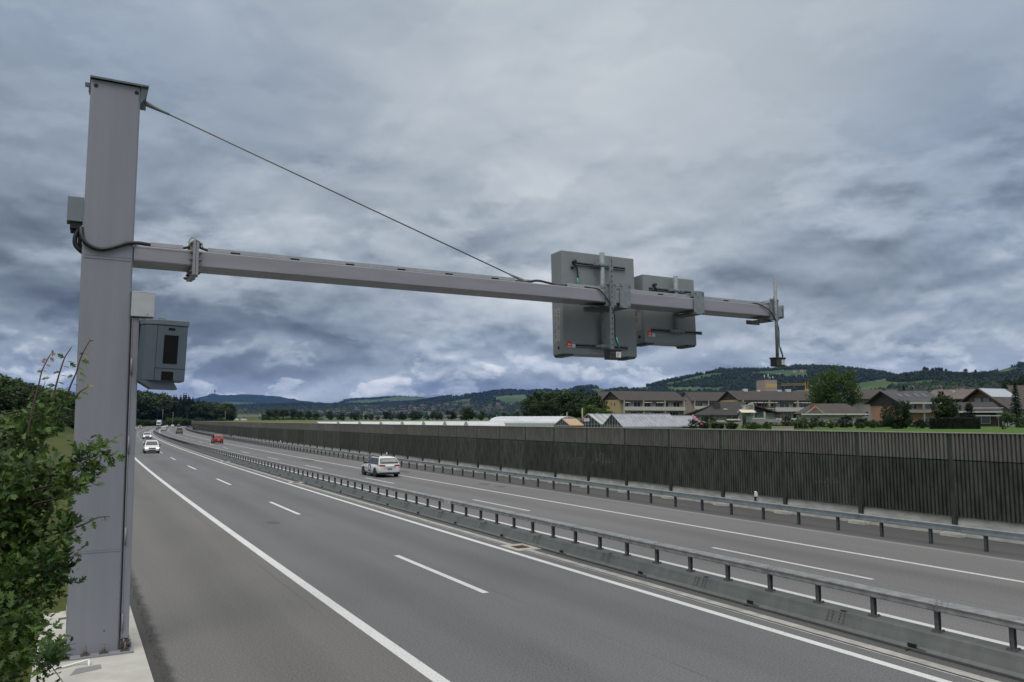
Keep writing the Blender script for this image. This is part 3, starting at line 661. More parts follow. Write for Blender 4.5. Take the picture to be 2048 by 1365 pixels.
# two message panels seen from behind -----------------------------------
PG = mat('panel_grey', (.182, .200, .206), .5, var=.05, scale=2); PD = mat('panel_dark', (.03, .034, .036), .5); LAB = mat('label_grey', (.30, .31, .30), .6)
RED = mat('sticker_red', (.55, .05, .025), .5); WST = mat('sticker_white', (.55, .55, .53), .5)
FACE = mat('display_black', (.01, .01, .011), .35)
def message_panel(label, a0, a1, z0, z1, depth, r0, pole_a, pole_z, rails, lines, clampa, rail_ext=0):
    w = a1 - a0; h = z1 - z0
    root = G @ Matrix.Translation((a0, r0, z0)) @ Euler((R_(-2.0), 0, 0)).to_matrix().to_4x4()
    t = thing('message_panel', label, 'sign panel', root, 'message panels on the gantry arm'); inv = root.inverted() @ G
    b = MB(); b.prism([(0, 0), (w, 0), (w, h), (0, h)], 0, depth); b.build('housing', [PG], t, bevel=.012)
    b = MB(); b.box(.04, w - .04, depth + .001, depth + .012, .04, h - .04); b.build('display', [FACE], t)
    for x in (.02, w - .32): b = MB(); b.prism([(x, -.001), (x + .04, -.055), (x + .24, -.055), (x + .30, -.001)], .0, depth); b.build('foot', [PD], t)
    for (za, xl, xr) in rails: b = MB(); b.box(xl, xr, -.05, -.001, za, za + .022); b.box(xl, xr, -.05, -.001, za + .058, za + .08); b.box(xl, xr, -.03, -.002, za + .022, za + .058, 1); b.build('mounting_rail', [ZINC_D, DARK], t)
    b = MB(); ltx0, ltx1 = -.0035, -.0005; yc = depth * .5
    b.box(ltx0, ltx1, .13, depth - .10, .34, 1.17); b.build('label', [LAB], t)
    for q, ln in enumerate(lines):
        # text runs downwards on the outer side face, read from that side
        Mx = Matrix(((0, 0, -1, -.0045), (0, -1, 0, .15 + q * .13 + .1), (-1, 0, 0, 1.145), (0, 0, 0, 1)))
        text_mesh('lettering', ln, .125, BLACK, Mx, t, .0008, .82)
    b = MB(); b.tube([(-.004, depth * .45, .17), (.004, depth * .45, .17)], .045, 12); b.build('vent', [DARK], t)
    b = MB(); b.box(.10, .24, -.004, -.0005, .17, .33); b.build('sticker', [RED], t)
    b = MB(); b.box(.115, .225, -.0055, -.0042, .17, .19); b.prism([(.125, .235), (.155, .265), (.19, .262), (.215, .235), (.19, .225), (.15, .225)], -.0055, -.0042); b.box(.25, .35, -.004, -.0005, .165, .255); b.build('sticker', [WST], t)
    b = MB(); pts = [(.37, -.045, h - .26), (.36, -.06, h - .34), (.42, -.06, h - .42), (.45, -.06, h - .62), (.45, -.05, h - .85)]
    b.tube(smooth_path(pts), .022, 8); b.tube([(.35, -.01, h - .30), (.39, -.09, h - .24)], .045, 8); b.tube([(.30, -.01, h - .44), (.34, -.06, h - .40)], .04, 8); b.build('cable', [CAB], t)
    b = MB(); b.tube([(.44, -.06, h - .70), (.45, -.055, h - .92)], .024, 8); b.build('cable_sleeve', [mat('green_sleeve', (.05, .30, .20), .5)], t)
    # pole and clamps tie it to the arm
    b = MB(); P = lambda x, y, z: inv @ Vector((x, y, z)); b.tube([P(pole_a, .86, pole_z[0]), P(pole_a, .86, pole_z[1])], .066, 14); pole = b.build('pole', [ZINC], t)
    for (za, xl, xr) in rails:
        b = MB(); zz = z0 + za + .04; b.tube([P(pole_a, .86, zz - .05), P(pole_a, .86, zz + .05)], .078, 14)
        b.box(-.24, .24, .80, .90, zz - .03, zz + .03, 0, inv @ Matrix.Translation((pole_a, 0, 0)))
        for e in (-.13, .13): b.tube([P(pole_a + e, .76, zz), P(pole_a + e, .93, zz)], .018, 8)
        b.build('pole_clamp', [ZINC], t)
    b = MB(); c0, c1 = clampa
    b.box(c0, c1, -.035, -.017, AZ0 - .115, AZ1 + .19, 0, inv); b.box(pole_a - .19, pole_a + .19, .765, .79, AZ1 + .06, AZ1 + .17, 0, inv); b.box(pole_a - .19, pole_a + .19, .765, .79, AZ0 - .13, AZ0 - .03, 0, inv)
    for x in (c0 + .04, c1 - .04):
        for z in (AZ0 - .07, AZ1 + .14):
            b.tube([P(x, -.075, z), P(x, .80, z)], .0125, 8); b.tube([P(x, -.06, z), P(x, -.036, z)], .027, 6, smooth=False)
    b.box(pole_a - .2, c1, .1, .66, AZ0 - .11, AZ0 - .085, 1, inv)
    b.build('arm_clamp', [ZINC, ZINC_D], t)
    return t
message_panel('larger grey message panel on the arm, seen from behind, left of its twin', 9.93, 12.23, 5.745, 8.40, .50, .955, Gp(1205, 600, .86).x, (Gp(1205, 692, .86).z, Gp(1203, 506, .86).z), ((2.30, .38, 1.98), (.18, .38, 1.98)), ('INF.00/1100', 'LS.VM.WS.QS.10'), (Gp(1240, 590, -.03).x, Gp(1261, 590, -.03).x))
message_panel('smaller grey message panel further out on the arm, seen from behind', 12.50, 14.30, 6.15, 8.0, .50, .955, Gp(1352, 600, .86).x, (Gp(1352, 667, .86).z, Gp(1350, 553, .86).z), ((1.42, .20, 1.66), (.30, .22, 1.98)), ('SIG.2N', 'Q.UE.SVL.1D'), (Gp(1388, 600, -.03).x, Gp(1408, 600, -.03).x))

# two overhead detectors -------------------------------------------------
def detector(label, pole_px, y_top, y_bot, plate_px, kind):
    t = thing('traffic_detector', label, 'traffic detector', G, 'traffic detectors hanging from the arm'); r = -.07
    top, bot = Gp(pole_px[0], y_top, r), Gp(pole_px[1], y_bot, r); xa = (top.x + bot.x) / 2
    b = MB()
    if kind == 'angle':
        b.box(xa - .055, xa + .055, r - .012, r, bot.z, top.z); b.box(xa - .055, xa - .043, r - .06, r - .012, bot.z, top.z)
        z = bot.z + .1
        while z < top.z - .1: b.box(xa + .0, xa + .024, r - .0145, r - .0122, z, z + .045, 1); z += .13
    else: b.tube([(xa, r - .03, bot.z), (xa, r - .03, top.z)], .044, 12); b.box(xa - .05, xa + .05, r - .012, r, AZ0 - .1, AZ1 + .25)
    b.build('pole', [ZINC, DARK], t)
    c0, c1 = Gp(plate_px[0], 600, -.03).x, Gp(plate_px[1], 600, -.03).x
    b = MB(); b.box(c0, c1, -.038, -.018, AZ0 - .115, AZ1 + .19)
    for x in (c0 + .035, c1 - .035):
        for z in (AZ0 - .07, AZ1 + .14): b.tube([(x, -.09, z), (x, .80, z)], .012, 8); b.tube([(x, -.062, z), (x, -.039, z)], .027, 6, smooth=False)
    b.box(c0 - .1, c1 + .1, .775, .80, AZ1 + .06, AZ1 + .2); b.box(c0 - .1, c1 + .1, .775, .80, AZ0 - .15, AZ0 - .03); b.box(c0 - .25, c1, .15, .60, AZ0 - .12, AZ0 - .095, 1)
    b.build('arm_clamp', [ZINC, ZINC_D], t)
    hz = bot.z
    b = MB(); b.box(xa - .20, xa + .13, -.26, -.02, hz - .25, hz - .02); b.box(xa - .215, xa + .145, -.28, .0, hz - .045, hz + .0)
    hd = b.build('sensor_head', [mat('sensor_black', (.014, .017, .016), .35, var=.2)], t, bevel=.012)
    b = MB(); b.box(xa - .02, xa + .125, -.268, -.2615, hz - .20, hz - .065); b.build('sticker', [WST], hd)
    b = MB()
    for q in range(3): b.box(xa + .01, xa + .09 - .02 * q, -.2695, -.2685, hz - .10 - q * .035, hz - .09 - q * .035)
    b.build('small_print', [BLACK], hd)
    b = MB()
    for (x, z) in ((xa - .17, hz - .09), (xa - .10, hz - .10), (xa - .18, hz - .19), (xa - .09, hz - .19)): b.tube([(x, -.264, z), (x, -.255, z)], .022, 10)
    b.build('lens', [mat('lens_glint', (.10, .09, .07), .1, .6)], hd)
    b = MB(); x0 = Gp(1178, 575, .1).x if kind == 'angle' else c0 - .55
    b.tube(smooth_path([(x0, .08, AZ1 + .03), (x0 + .22, -.01, AZ1 - .01), (xa - .16, -.05, AZ0 + .12), (xa - .06, -.10, AZ0 - .05), (xa + .03, r - .08, AZ0 - .35), (xa + .045, r - .07, (AZ0 + hz) / 2 - .1), (xa + .06, r - .07, hz + .28), (xa + .15, r - .07, hz + .06), (xa + .165, r - .05, hz - .1), (xa + .13, -.2, hz - .22)]), .015, 7)
    b.build('cable', [CAB], t)
    b = MB(); b.tube([(xa + .085, r - .075, hz + .30), (xa + .17, r - .075, hz + .02)], .019, 7); b.build('cable_sleeve', [MATS['green_sleeve']], t)
detector('traffic detector on a perforated strut in front of the larger panel', (1220.5, 1225), 514, 700, (1212, 1232), 'angle')
detector('traffic detector on a round pole at the tip of the arm', (1549, 1552), 553, 716, (1540, 1556), 'round')

# foundation slab ---------------------------------------------------------
fs = thing('foundation_slab', 'pale concrete foundation slab under the mast beside the hard shoulder', 'slab', road_mat(44.9, -8.3))
SLABM = mat('slab_concrete', (.40, .392, .352), .85, var=.14, scale=1.1, bump=.12, bscale=60)
b = MB(); b.prism([(-.86, -6), (.82, -6), (.82, 3.85), (.34, 3.85), (.34, 4.3), (-.86, 3.75)], -.35, .025, plane='xy'); b.build('slab', [SLABM], fs, bevel=.015)
b = MB(); b.box(-.40, .34, 3.5, 4.1, .026, .13); b.build('kerb_block', [SLABM], fs, bevel=.02)
b = MB(); b.prism([(-.32, -1.02), (.13, -.86), (.12, -.60), (-.24, -.68)], .0256, .030, plane='xy'); b.build('grey_patch', [mat('patch_grey', (.20, .20, .205), .8, var=.1)], fs)
b = MB(); b.prism([(-.52, 3.1), (-.12, 3.2), (-.16, 3.32), (-.54, 3.25)], .0256, .030, plane='xy'); b.build('dark_slot', [mat('slot_rust', (.05, .035, .025), .8)], fs)
b = MB(); b.tube(smooth_path([(-.62, -.62, .04), (-.35, -.50, .05), (-.15, -.45, .07), (-.06, -.48, .09), (-.05, -.56, .05), (-.05, -.58, .02)]), .018, 8); b.build('conduit', [WPL], fs)
b = MB(); b.tube([(-.62, -.05, .0), (-.62, -.05, .42)], .016, 8)
for z in (.10, .2, .3): b.tube([(-.62, -.05, z), (-.62, -.05, z + .035)], .034, 6, smooth=False)
b.box(-.74, -.5, -.08, -.02, .2, .235); b.build('spare_anchor', [BOLT], fs)

# ------------------------------------------------------------------ vehicles (local x forward, y to the left)
TYRE = mat('tyre', (.012, .012, .012), .8); RIMM = mat('rim_grey', (.16, .165, .17), .35, .6)
RIMD = mat('rim_dark', (.05, .05, .055), .35, .6)
WGL = mat('car_glass', (.020, .026, .030), .06, var=.1, spec=.7); WGL_T = mat('car_glass_pale', (.16, .17, .17), .08, var=.25, spec=.7)
TAIL = mat('tail_red', (.22, .012, .018), .25, emit=(1, .03, .04, .04)); LAMP = mat('lamp_clear', (.5, .5, .48), .15); LAMP_ON = mat('headlight_lit', (.8, .78, .7), .2, emit=(1, .93, .75, 1.3))
TRIM = mat('black_trim', (.015, .015, .016), .5); PLATE = mat('plate_pale', (.42, .42, .40), .5); PLATE_G = mat('plate_grey', (.20, .20, .20), .5)
def paint(name, c, rough=.28): 
    m = mat(name, c, rough, var=.03); m.node_tree.nodes['Principled BSDF'].inputs['Coat Weight'].default_value = .5; return m
def car(name, label, M, L, Wd, Hh, colour, kind='hatch', lit=False, rear_glass=None, rim=None, wheel_r=.315, group=None, detail=2, belt=None, extra=None, roofrack=False):
    t = thing(name, label, 'car', M, group); w = Wd / 2; r = wheel_r
    zb = .20; belt = belt or Hh * .60; wb0, wb1 = -L / 2 + L * .185, L / 2 - L * .195
    # lower body: stations from tail to nose (x, z bottom, z top, half width)
    st = {'hatch': [(-L/2, .42, belt * .80, w * .80), (-L/2 + .04, .30, belt * .93, w * .90), (-L/2 + .22, zb + .03, belt, w * .97), (-L * .22, zb, belt, w), (L * .12, zb, belt * .985, w), (L * .27, zb, belt * .93, w * .99), (L/2 - .28, zb + .02, belt * .80, w * .95), (L/2 - .07, .26, belt * .68, w * .85), (L/2, .34, belt * .56, w * .70)],
          'van': [(-L/2, .42, belt * .85, w * .88), (-L/2 + .03, .30, belt * .98, w * .95), (-L/2 + .2, zb + .03, belt, w * .985), (-L * .2, zb, belt, w), (L * .15, zb, belt, w), (L * .30, zb, belt * .93, w * .985), (L/2 - .22, zb + .02, belt * .82, w * .95), (L/2 - .05, .26, belt * .70, w * .86), (L/2, .34, belt * .58, w * .74)]}['van' if kind in ('van', 'mpv') else 'hatch']
    b = MB(); n = 0
    for (x, z0, z1, hw) in st:
        ring = [(0, z0), (hw * .80, z0), (hw * .955, z0 + (z1 - z0) * .12), (hw, z0 + (z1 - z0) * .45), (hw * .985, z0 + (z1 - z0) * .75), (hw * .93, z1 - .015), (hw * .86, z1 + .004), (0, z1 + .022)]
        ring = ring + [(-y, z) for y, z in ring[-2:0:-1]]; n = len(ring); b.v += [(x, y, z) for y, z in ring]
    for i in range(len(st) - 1):
        for k in range(n): b.f.append((i * n + k, (i + 1) * n + k, (i + 1) * n + (k + 1) % n, i * n + (k + 1) % n)); b.m.append(0); b.s.append(True)
    b.f.append(tuple(range(n))); b.m.append(0); b.s.append(False); e = (len(st) - 1) * n; b.f.append(tuple(e + k for k in range(n - 1, -1, -1))); b.m.append(0); b.s.append(False)
    body = b.build('body', [colour], t)
    # cabin: side profile lofted with tumblehome
    pf = {'estate': [(-.485, belt - .03), (-.448, belt + (Hh - belt) * .46), (-.392, Hh - .095), (-.33, Hh - .035), (-.17, Hh - .004), (.0, Hh - .022), (.075, Hh - .075), (.235, belt - .03)],
          'hatch': [(-.488, belt - .03), (-.455, belt + (Hh - belt) * .45), (-.39, Hh - .07), (-.33, Hh - .02), (-.14, Hh), (.02, Hh - .02), (.075, Hh - .06), (.26, belt - .05)],
          'mpv': [(-.49, belt - .03), (-.475, belt + (Hh - belt) * .5), (-.45, Hh - .07), (-.42, Hh - .02), (-.15, Hh), (.08, Hh - .03), (.13, Hh - .08), (.30, belt - .04)],
          'van': [(-.495, belt - .03), (-.49, belt + (Hh - belt) * .5), (-.48, Hh - .05), (-.46, Hh - .01), (-.1, Hh), (.16, Hh - .02), (.2, Hh - .07), (.36, belt - .04)]}[kind]
    pf = [(x * L, z) for x, z in pf]; wb_, wr_ = w * .925, w * {'van': .86, 'estate': .69}.get(kind, .74)
    hw = lambda z: wb_ + (wr_ - wb_) * max(0, min(1, (z - belt) / (Hh - belt)))
    b = MB(); m_ = len(pf)
    for sgn in (1, -1): b.v += [(x, sgn * hw(z), z) for x, z in pf]
    for sgn in (1, -1): b.v += [(x, sgn * (hw(z) - .09 - .02), z + (.035 if 2 < i < m_ - 2 else 0)) for i, (x, z) in enumerate(pf)]
    b.f.append(tuple(range(m_))); b.f.append(tuple(range(2 * m_ - 1, m_ - 1, -1))); b.m += [0, 0]; b.s += [False, False]
    for i in range(m_ - 1):
        b.f.append((i + 1, i, 2 * m_ + i, 2 * m_ + i + 1)); b.f.append((m_ + i, m_ + i + 1, 3 * m_ + i + 1, 3 * m_ + i)); b.f.append((2 * m_ + i + 1, 2 * m_ + i, 3 * m_ + i, 3 * m_ + i + 1)); b.m += [0] * 3; b.s += [True] * 3
    cab = b.build('cabin', [colour], t)
    es_ = cab.modifiers.new('split', 'EDGE_SPLIT'); es_.split_angle = R_(38)
    def slope(i0, i1, f0, f1, yi, m, nm, off=.010):          # glass on the end slopes
        (xa, za), (xb, zb_) = pf[i0], pf[i1]; nx, nz = (zb_ - za), -(xb - xa); ln = math.hypot(nx, nz); nx, nz = nx / ln, nz / ln
        if nz < 0: nx, nz = -nx, -nz
        P = []
        for f in (f0, f1):
            x, z = xa + (xb - xa) * f + nx * off, za + (zb_ - za) * f + nz * off; P.append((x, hw(z) - yi, z))
        bb = MB(); (x0, y0, z0), (x1, y1, z1) = P; bb.add([(x0, y0, z0), (x0, -y0, z0), (x1, -y1, z1), (x1, y1, z1)], [(0, 1, 2, 3)]); 
        bb.add([(x0 - nx * .02, y0, z0 - nz * .02), (x0 - nx * .02, -y0, z0 - nz * .02), (x1 - nx * .02, -y1, z1 - nz * .02), (x1 - nx * .02, y1, z1 - nz * .02)], [(3, 2, 1, 0)])
        return bb.build(nm, [m], t)
    rg = rear_glass or WGL
    slope(m_ - 2, m_ - 1, .06, .86, .09, WGL, 'windscreen')
    # rear window spans two facets
    if kind == 'estate': slope(1, 2, -.55, 1.0, .05, TRIM, 'window_surround', .014)
    slope(1, 2, -.36, .78, .12, rg, 'rear_window', .020)
    zw0, zw1 = belt + .035, Hh - .10
    def xs(z, front):                                         # where the profile crosses height z
        seq = pf[:4] if not front else pf[-3:]
        for (xa, za), (xb, zb_) in zip(seq, seq[1:]):
            if (za - z) * (zb_ - z) <= 0 and za != zb_: return xa + (xb - xa) * (z - za) / (zb_ - za)
        return seq[0][0]
    rb0, rb1, fb0, fb1 = xs(zw0, 0) + .20, xs(zw1, 0) + .16, xs(zw0, 1) - .13, xs(zw1, 1) - .07
    pill = [0.0, .46, .54, 1.0] if kind != 'estate' else [0.0, .18, .22, .57, .61, 1.0]
    for sgn in (1, -1):
        if kind != 'van':
            bb = MB(); y0, y1 = hw(zw0 - .01) + .004, hw(zw1 + .01) + .004
            bb.add([(rb0 - .03, sgn * y0, zw0 - .01), (fb0 + .05, sgn * y0, zw0 - .01), (fb1 + .02, sgn * y1, zw1 + .01), (rb1 - .02, sgn * y1, zw1 + .01)], [(0, 1, 2, 3)] if sgn < 0 else [(3, 2, 1, 0)]); bb.build('window_band', [TRIM], t)
        for q in range(0, len(pill), 2):
            if kind == 'van' and q < 2: continue
            f0, f1 = pill[q], pill[q + 1]; bb = MB(); y0, y1 = hw(zw0) + .008, hw(zw1) + .008
            bb.add([(rb0 + (fb0 - rb0) * f0, sgn * y0, zw0), (rb0 + (fb0 - rb0) * f1, sgn * y0, zw0), (rb1 + (fb1 - rb1) * f1, sgn * y1, zw1), (rb1 + (fb1 - rb1) * f0, sgn * y1, zw1)], [(0, 1, 2, 3)] if sgn < 0 else [(3, 2, 1, 0)])
            bb.build('side_window', [WGL], t)
    for x in (wb0, wb1):
        for sgn in (1, -1):
            bb = MB(); bb.tube([(x, sgn * (w - .205), r), (x, sgn * (w - .20), r), (x, sgn * (w - .02), r), (x, sgn * (w + .004), r)], [r - .03, r, r, r - .03], 20)
            bb.tube([(x, sgn * (w - .10), r + .01), (x, sgn * (w + .002), r + .01)], [r * 1.13, r * 1.13], 20, 1)
            wh = bb.build('wheel', [TYRE, TRIM], t)
            bb = MB(); bb.tube([(x, sgn * (w - .02), r), (x, sgn * (w + .010), r)], r * .66, 14)
            for k in range(5):
                a = 2 * math.pi * k / 5; bb.tube([(x, sgn * (w + .008), r), (x + r * .64 * math.cos(a), sgn * (w + .018), r + r * .64 * math.sin(a))], .022, 5)
            bb.build('rim', [rim or RIMM], wh)
    b = MB(); b.box(-L/2 + .015, -L/2 + .35, -w * .90, w * .90, .22, .36); b.box(L/2 - .35, L/2 - .03, -w * .80, w * .80, .21, .31); b.box(wb0, wb1, -w * .93, w * .93, .17, .24); b.build('bumper_trim', [TRIM], t)
    for sgn in (1, -1):
        bb = MB(); z0, z1 = belt * {'mpv': .68, 'estate': .86}.get(kind, .72), belt * {'mpv': .98, 'estate': 1.03}.get(kind, .93)
        bb.hexa([Vector(p) for p in ((-L/2 - .012, sgn * w * .40, z0 + .06), (-L/2 + .02, sgn * w * .83, z0), (-L/2 + .30, sgn * (w * .955), z0 + .06), (-L/2 + .25, sgn * w * .5, z0 + .05), (-L/2 + .004, sgn * w * .40, z1 - .03), (-L/2 + .035, sgn * w * .85, z1), (-L/2 + .26, sgn * (w * .965), z1 - .02), (-L/2 + .25, sgn * w * .5, z1 - .02))] if kind != 'mpv' else [Vector(p) for p in ((-L/2 - .006, sgn * w * .86, z0), (-L/2 + .0, sgn * w * .93, z0), (-L/2 + .2, sgn * (w * .985), z0), (-L/2 + .2, sgn * w * .7, z0), (-L/2 + .01, sgn * w * .84, z1), (-L/2 + .02, sgn * w * .90, z1), (-L/2 + .2, sgn * (w * .95), z1), (-L/2 + .2, sgn * w * .7, z1))])
        bb.build('tail_light', [TAIL], t)
        bb = MB(); z0, z1 = belt * .62, belt * .74
        bb.hexa([Vector(p) for p in ((L/2 - .012, sgn * w * .56, z0), (L/2 - .06, sgn * w * .84, z0 + .02), (L/2 - .38, sgn * w * .955, z0 + .06), (L/2 - .34, sgn * w * .5, z0), (L/2 - .07, sgn * w * .56, z1), (L/2 - .12, sgn * w * .83, z1 + .03), (L/2 - .36, sgn * w * .93, z1 + .05), (L/2 - .34, sgn * w * .5, z1))])
        bb.build('headlight', [LAMP_ON if lit else LAMP], t)
        bb = MB(); xm = fb0 - .02; bb.box(xm - .07, xm + .08, sgn * (w * .93) if sgn > 0 else -(w * .93 + .20), (w * .93 + .20) if sgn > 0 else -(w * .93), belt + .0, belt + .13); bb.build('mirror', [TRIM if name != 'white' else colour], t, bevel=.03)
    b = MB(); b.box(L/2 - .06, L/2 + .004, -w * .44, w * .44, belt * .60, belt * .74); b.box(L/2 - .06, L/2 + .012, -w * .5, w * .5, .32, .42); b.build('grille', [TRIM], t)
    b = MB(); b.box(L/2 + .0125, L/2 + .022, -.25, .25, .44, .53); b.build('number_plate', [PLATE], t)
    b = MB(); zp = belt * .66; b.box(-L/2 - .014, -L/2 + .06, -.17, .17, zp - .05, zp + .07); b.build('number_plate', [PLATE if kind != 'estate' else PLATE_G], t)
    if roofrack:
        b = MB()
        for sgn in (1, -1): b.tube([(-.33 * L, sgn * w * .64, Hh - .02), (-.30 * L, sgn * w * .65, Hh + .035), (.0, sgn * w * .65, Hh + .04), (.03 * L, sgn * w * .64, Hh - .01)], .034, 6)
        b.build('roof_rail', [TRIM], t)
    if extra: extra(t, w, belt)
    return t
def on_road(px, py, d, away=True, twist=0.0):
    """ground spot seen at that place, kept in its lane"""
    az_ = (px - 1024) / FPX; lo, hi = 20.0, 1400.0
    f = lambda y: to_sd(az_ * y * 1.0, y)[1] - d
    ys = np.linspace(25, 760, 1500); best = None
    for y0, y1 in zip(ys, ys[1:]):
        if f(y0) * f(y1) <= 0: best = (y0, y1) if best is None or abs((y0 + y1) / 2 - Dg(py)) < abs(sum(best) / 2 - Dg(py)) else best
    y = sum(best) / 2 if best else Dg(py); s = to_sd(az_ * y, y)[0]; h = heading(s) + (0 if away else math.pi) + twist
    p = rp(s, d, .004); return Matrix.Translation(p) @ Euler((0, 0, math.pi / 2 - h)).to_matrix().to_4x4()
def Dg(py): return CAM_H * FPX / max(1.0, py - 840.33)
def lane(s, d, away=True, twist=0.0):
    h = heading(s) + (0 if away else math.pi) + twist
    return Matrix.Translation(rp(s, d, .004)) @ Euler((0, 0, math.pi / 2 - h)).to_matrix().to_4x4()
WHITE = paint('paint_white', (.58, .60, .60)); REDP = paint('paint_red', (.30, .012, .016)); SILV = paint('paint_silver', (.40, .43, .44), .3); BROWN = paint('paint_brown', (.10, .075, .062)); NAVY = paint('paint_navy', (.025, .045, .075)); DGREEN = paint('paint_dark_green', (.030, .048, .038)); LBLUE = paint('paint_pale_blue', (.42, .47, .55))
def door_sign(t, w, belt):
    b = MB(); b.box(-.42, .05, w * .992, w + .008, .40, .88); b.build('door_sign', [TRIM], t); b = MB(); b.box(-.34, -.05, w + .0085, w + .011, .50, .80); b.build('door_sign', [WHITE], t)
    b = MB(); b.box(.15, 1.0, w * .992, w + .006, .56, .62); b.build('side_stripe', [mat('side_grey', (.25, .26, .27), .4)], t)
    b = MB(); b.box(-2.29, -2.26, -.45, .45, .775, .80); b.build('badge_strip', [TRIM], t)
car('estate_car', 'white estate car with red tail lights driving away in the near right-hand lanes', lane(87.0, 11.42, True, .0), 4.42, 1.74, 1.455, WHITE, 'estate', rear_glass=WGL_T, rim=RIMD, wheel_r=.325, belt=.90, extra=door_sign, roofrack=True)
car('small_car', 'white hatchback with lit headlights and black grille coming towards the gantry', lane(138.4, -1.15, False), 4.05, 1.74, 1.52, WHITE, 'hatch', lit=True, belt=.93)
car('saloon_car', 'silver blue car with lit headlights following the white hatchback', lane(221, 1.45, False), 4.2, 1.74, 1.45, LBLUE, 'hatch', lit=True)
car('hatchback', 'bright red hatchback driving away beside the guard rail', lane(181.5, 11.7, True, -.03), 3.7, 1.68, 1.50, REDP, 'hatch')
car('people_carrier', 'brown boxy people carrier driving away beyond the red car', lane(289.5, 11.35), 4.4, 1.84, 1.88, BROWN, 'mpv', belt=1.02)
car('small_car', 'pale silver small car with grey rear window in the passing lane', on_road(331.5, 865, 8.0), 3.6, 1.64, 1.52, SILV, 'hatch')
car('small_car', 'second pale silver car just ahead of the first in the passing lane', on_road(327.6, 860, 7.9), 3.7, 1.66, 1.50, SILV, 'hatch')
car('small_car', 'far silver car ahead of the pair, small beside the central barrier', on_road(336.5, 853, 8.0), 3.9, 1.7, 1.5, SILV, 'hatch')
car('saloon_car', 'white car seen far ahead of the brown people carrier, left of it', on_road(349, 857, 9.4), 4.2, 1.74, 1.42, WHITE, 'hatch')
car('estate_car', 'dark green car hidden behind the roof of the brown people carrier', on_road(361, 855, 12.0), 4.4, 1.8, 1.62, DGREEN, 'estate')
car('saloon_car', 'dark navy car farthest away where the noise wall ends', on_road(377, 851, 11.35), 4.3, 1.76, 1.45, NAVY, 'hatch')
car('delivery_van', 'white van just past the dark navy car at the end of the noise wall', on_road(381, 848, 11.4), 5.2, 2.0, 2.3, WHITE, 'van', belt=1.2, wheel_r=.34)
car('saloon_car', 'dark blue car coming round the bend under the forest', on_road(284.5, 854, -3.0, False), 4.4, 1.78, 1.5, NAVY, 'hatch', lit=True)
car('small_car', 'white car half hidden by the mast on the oncoming side', on_road(272.5, 857, -3.0, False), 4.0, 1.72, 1.5, WHITE, 'hatch', lit=True)
# lorry
LM = on_road(322, 850.5, -2.2, False); t = thing('lorry', 'white box lorry approaching round the bend in front of the forest', 'lorry', LM)
b = MB(); b.prism([(2.6, .9), (4.9, .75), (4.95, 1.6), (4.75, 2.75), (4.5, 2.95), (2.6, 3.0)], -1.2, 1.2); b.build('cab', [WHITE], t, bevel=.06)
b = MB(); b.box(-5, 2.4, -1.26, 1.26, 1.1, 4.0); b.build('box_body', [mat('lorry_box', (.62, .63, .63), .5)], t, bevel=.04)
b = MB(); b.box(4.93, 4.975, -1.05, 1.05, 1.6, 1.62); b.add([(4.965, -1.05, 1.62), (4.965, 1.05, 1.62), (4.78, 1.0, 2.68), (4.78, -1.0, 2.68)], [(0, 1, 2, 3)]); b.build('windscreen', [WGL], t)
b = MB(); b.box(-4.8, 4.6, -.6, .6, .7, 1.05); b.box(4.7, 4.97, -1.2, 1.2, .42, .78); b.build('chassis', [TRIM], t)
for x in (3.6, -2.6, -3.8):
    for sgn in (1, -1): bb = MB(); bb.tube([(x, sgn * .85, .5), (x, sgn * 1.2, .5)], .5, 16); bb.build('wheel', [TYRE], t)
for sgn in (1, -1): bb = MB(); bb.box(4.965, 4.99, sgn * .95 - .17, sgn * .95 + .17, .82, 1.02); bb.build('headlight', [LAMP_ON], t)

# ------------------------------------------------------------------ houses and flats beyond the wall
def roofm(n, c, v=.18): return mat(n, c, .8, var=v, scale=1.2, stretch=(1, .25, 1), bump=.15, bscale=6)
R_BROWN = roofm('roof_brown', (.032, .027, .024)); R_DARK = roofm('roof_dark', (.022, .0215, .0215)); R_GREY = roofm('roof_grey', (.044, .045, .049)); R_PINK = roofm('roof_pinkish', (.098, .074, .067)); R_TIN = mat('roof_tin', (.36, .39, .43), .4, .3, var=.1); R_TAN = roofm('roof_tan', (.043, .035, .030))
W_CREAM = mat('wall_cream', (.34, .31, .24), .85, var=.08, scale=.6); W_OCHRE = mat('wall_ochre', (.40, .30, .14), .85, var=.06, scale=.6); W_PINK = mat('wall_pink', (.30, .23, .21), .85, var=.06); W_WHITE = mat('wall_white', (.36, .35, .335), .85, var=.08, scale=.5); W_ORANGE = mat('wall_orange', (.36, .205, .135), .85, var=.06); W_GREY = mat('wall_grey', (.24, .235, .225), .85, var=.08); WOOD = mat('dark_timber', (.040, .030, .025), .75, var=.3, scale=2, stretch=(6, 6, .4)); WOOD_T = mat('tan_timber', (.20, .12, .055), .7, var=.2)
BALC = mat('balcony_white', (.40, .39, .36), .7, var=.08); HGL = mat('house_glass', (.022, .028, .032), .08, spec=.7); HFR = mat('window_frame', (.45, .45, .43), .5); BLIND = mat('blind_pale', (.42, .42, .40), .7); AWN = mat('awning_cream', (.50, .46, .36), .8); BRICK = mat('brick_red', (.22, .075, .045), .8, var=.2, scale=4)
def house_at(px, D, ang, name, label, cat='house', z=None, group=None):
    """frame: x along the ridge, -y towards the viewer side, turned so that the left end shows when ang > 0"""
    phi = math.atan((px - 1024) / FPX); p = at_px(px, D, z); return thing(name, label, cat, Matrix.Translation(p) @ Euler((0, 0, -phi + R_(ang))).to_matrix().to_4x4(), group)
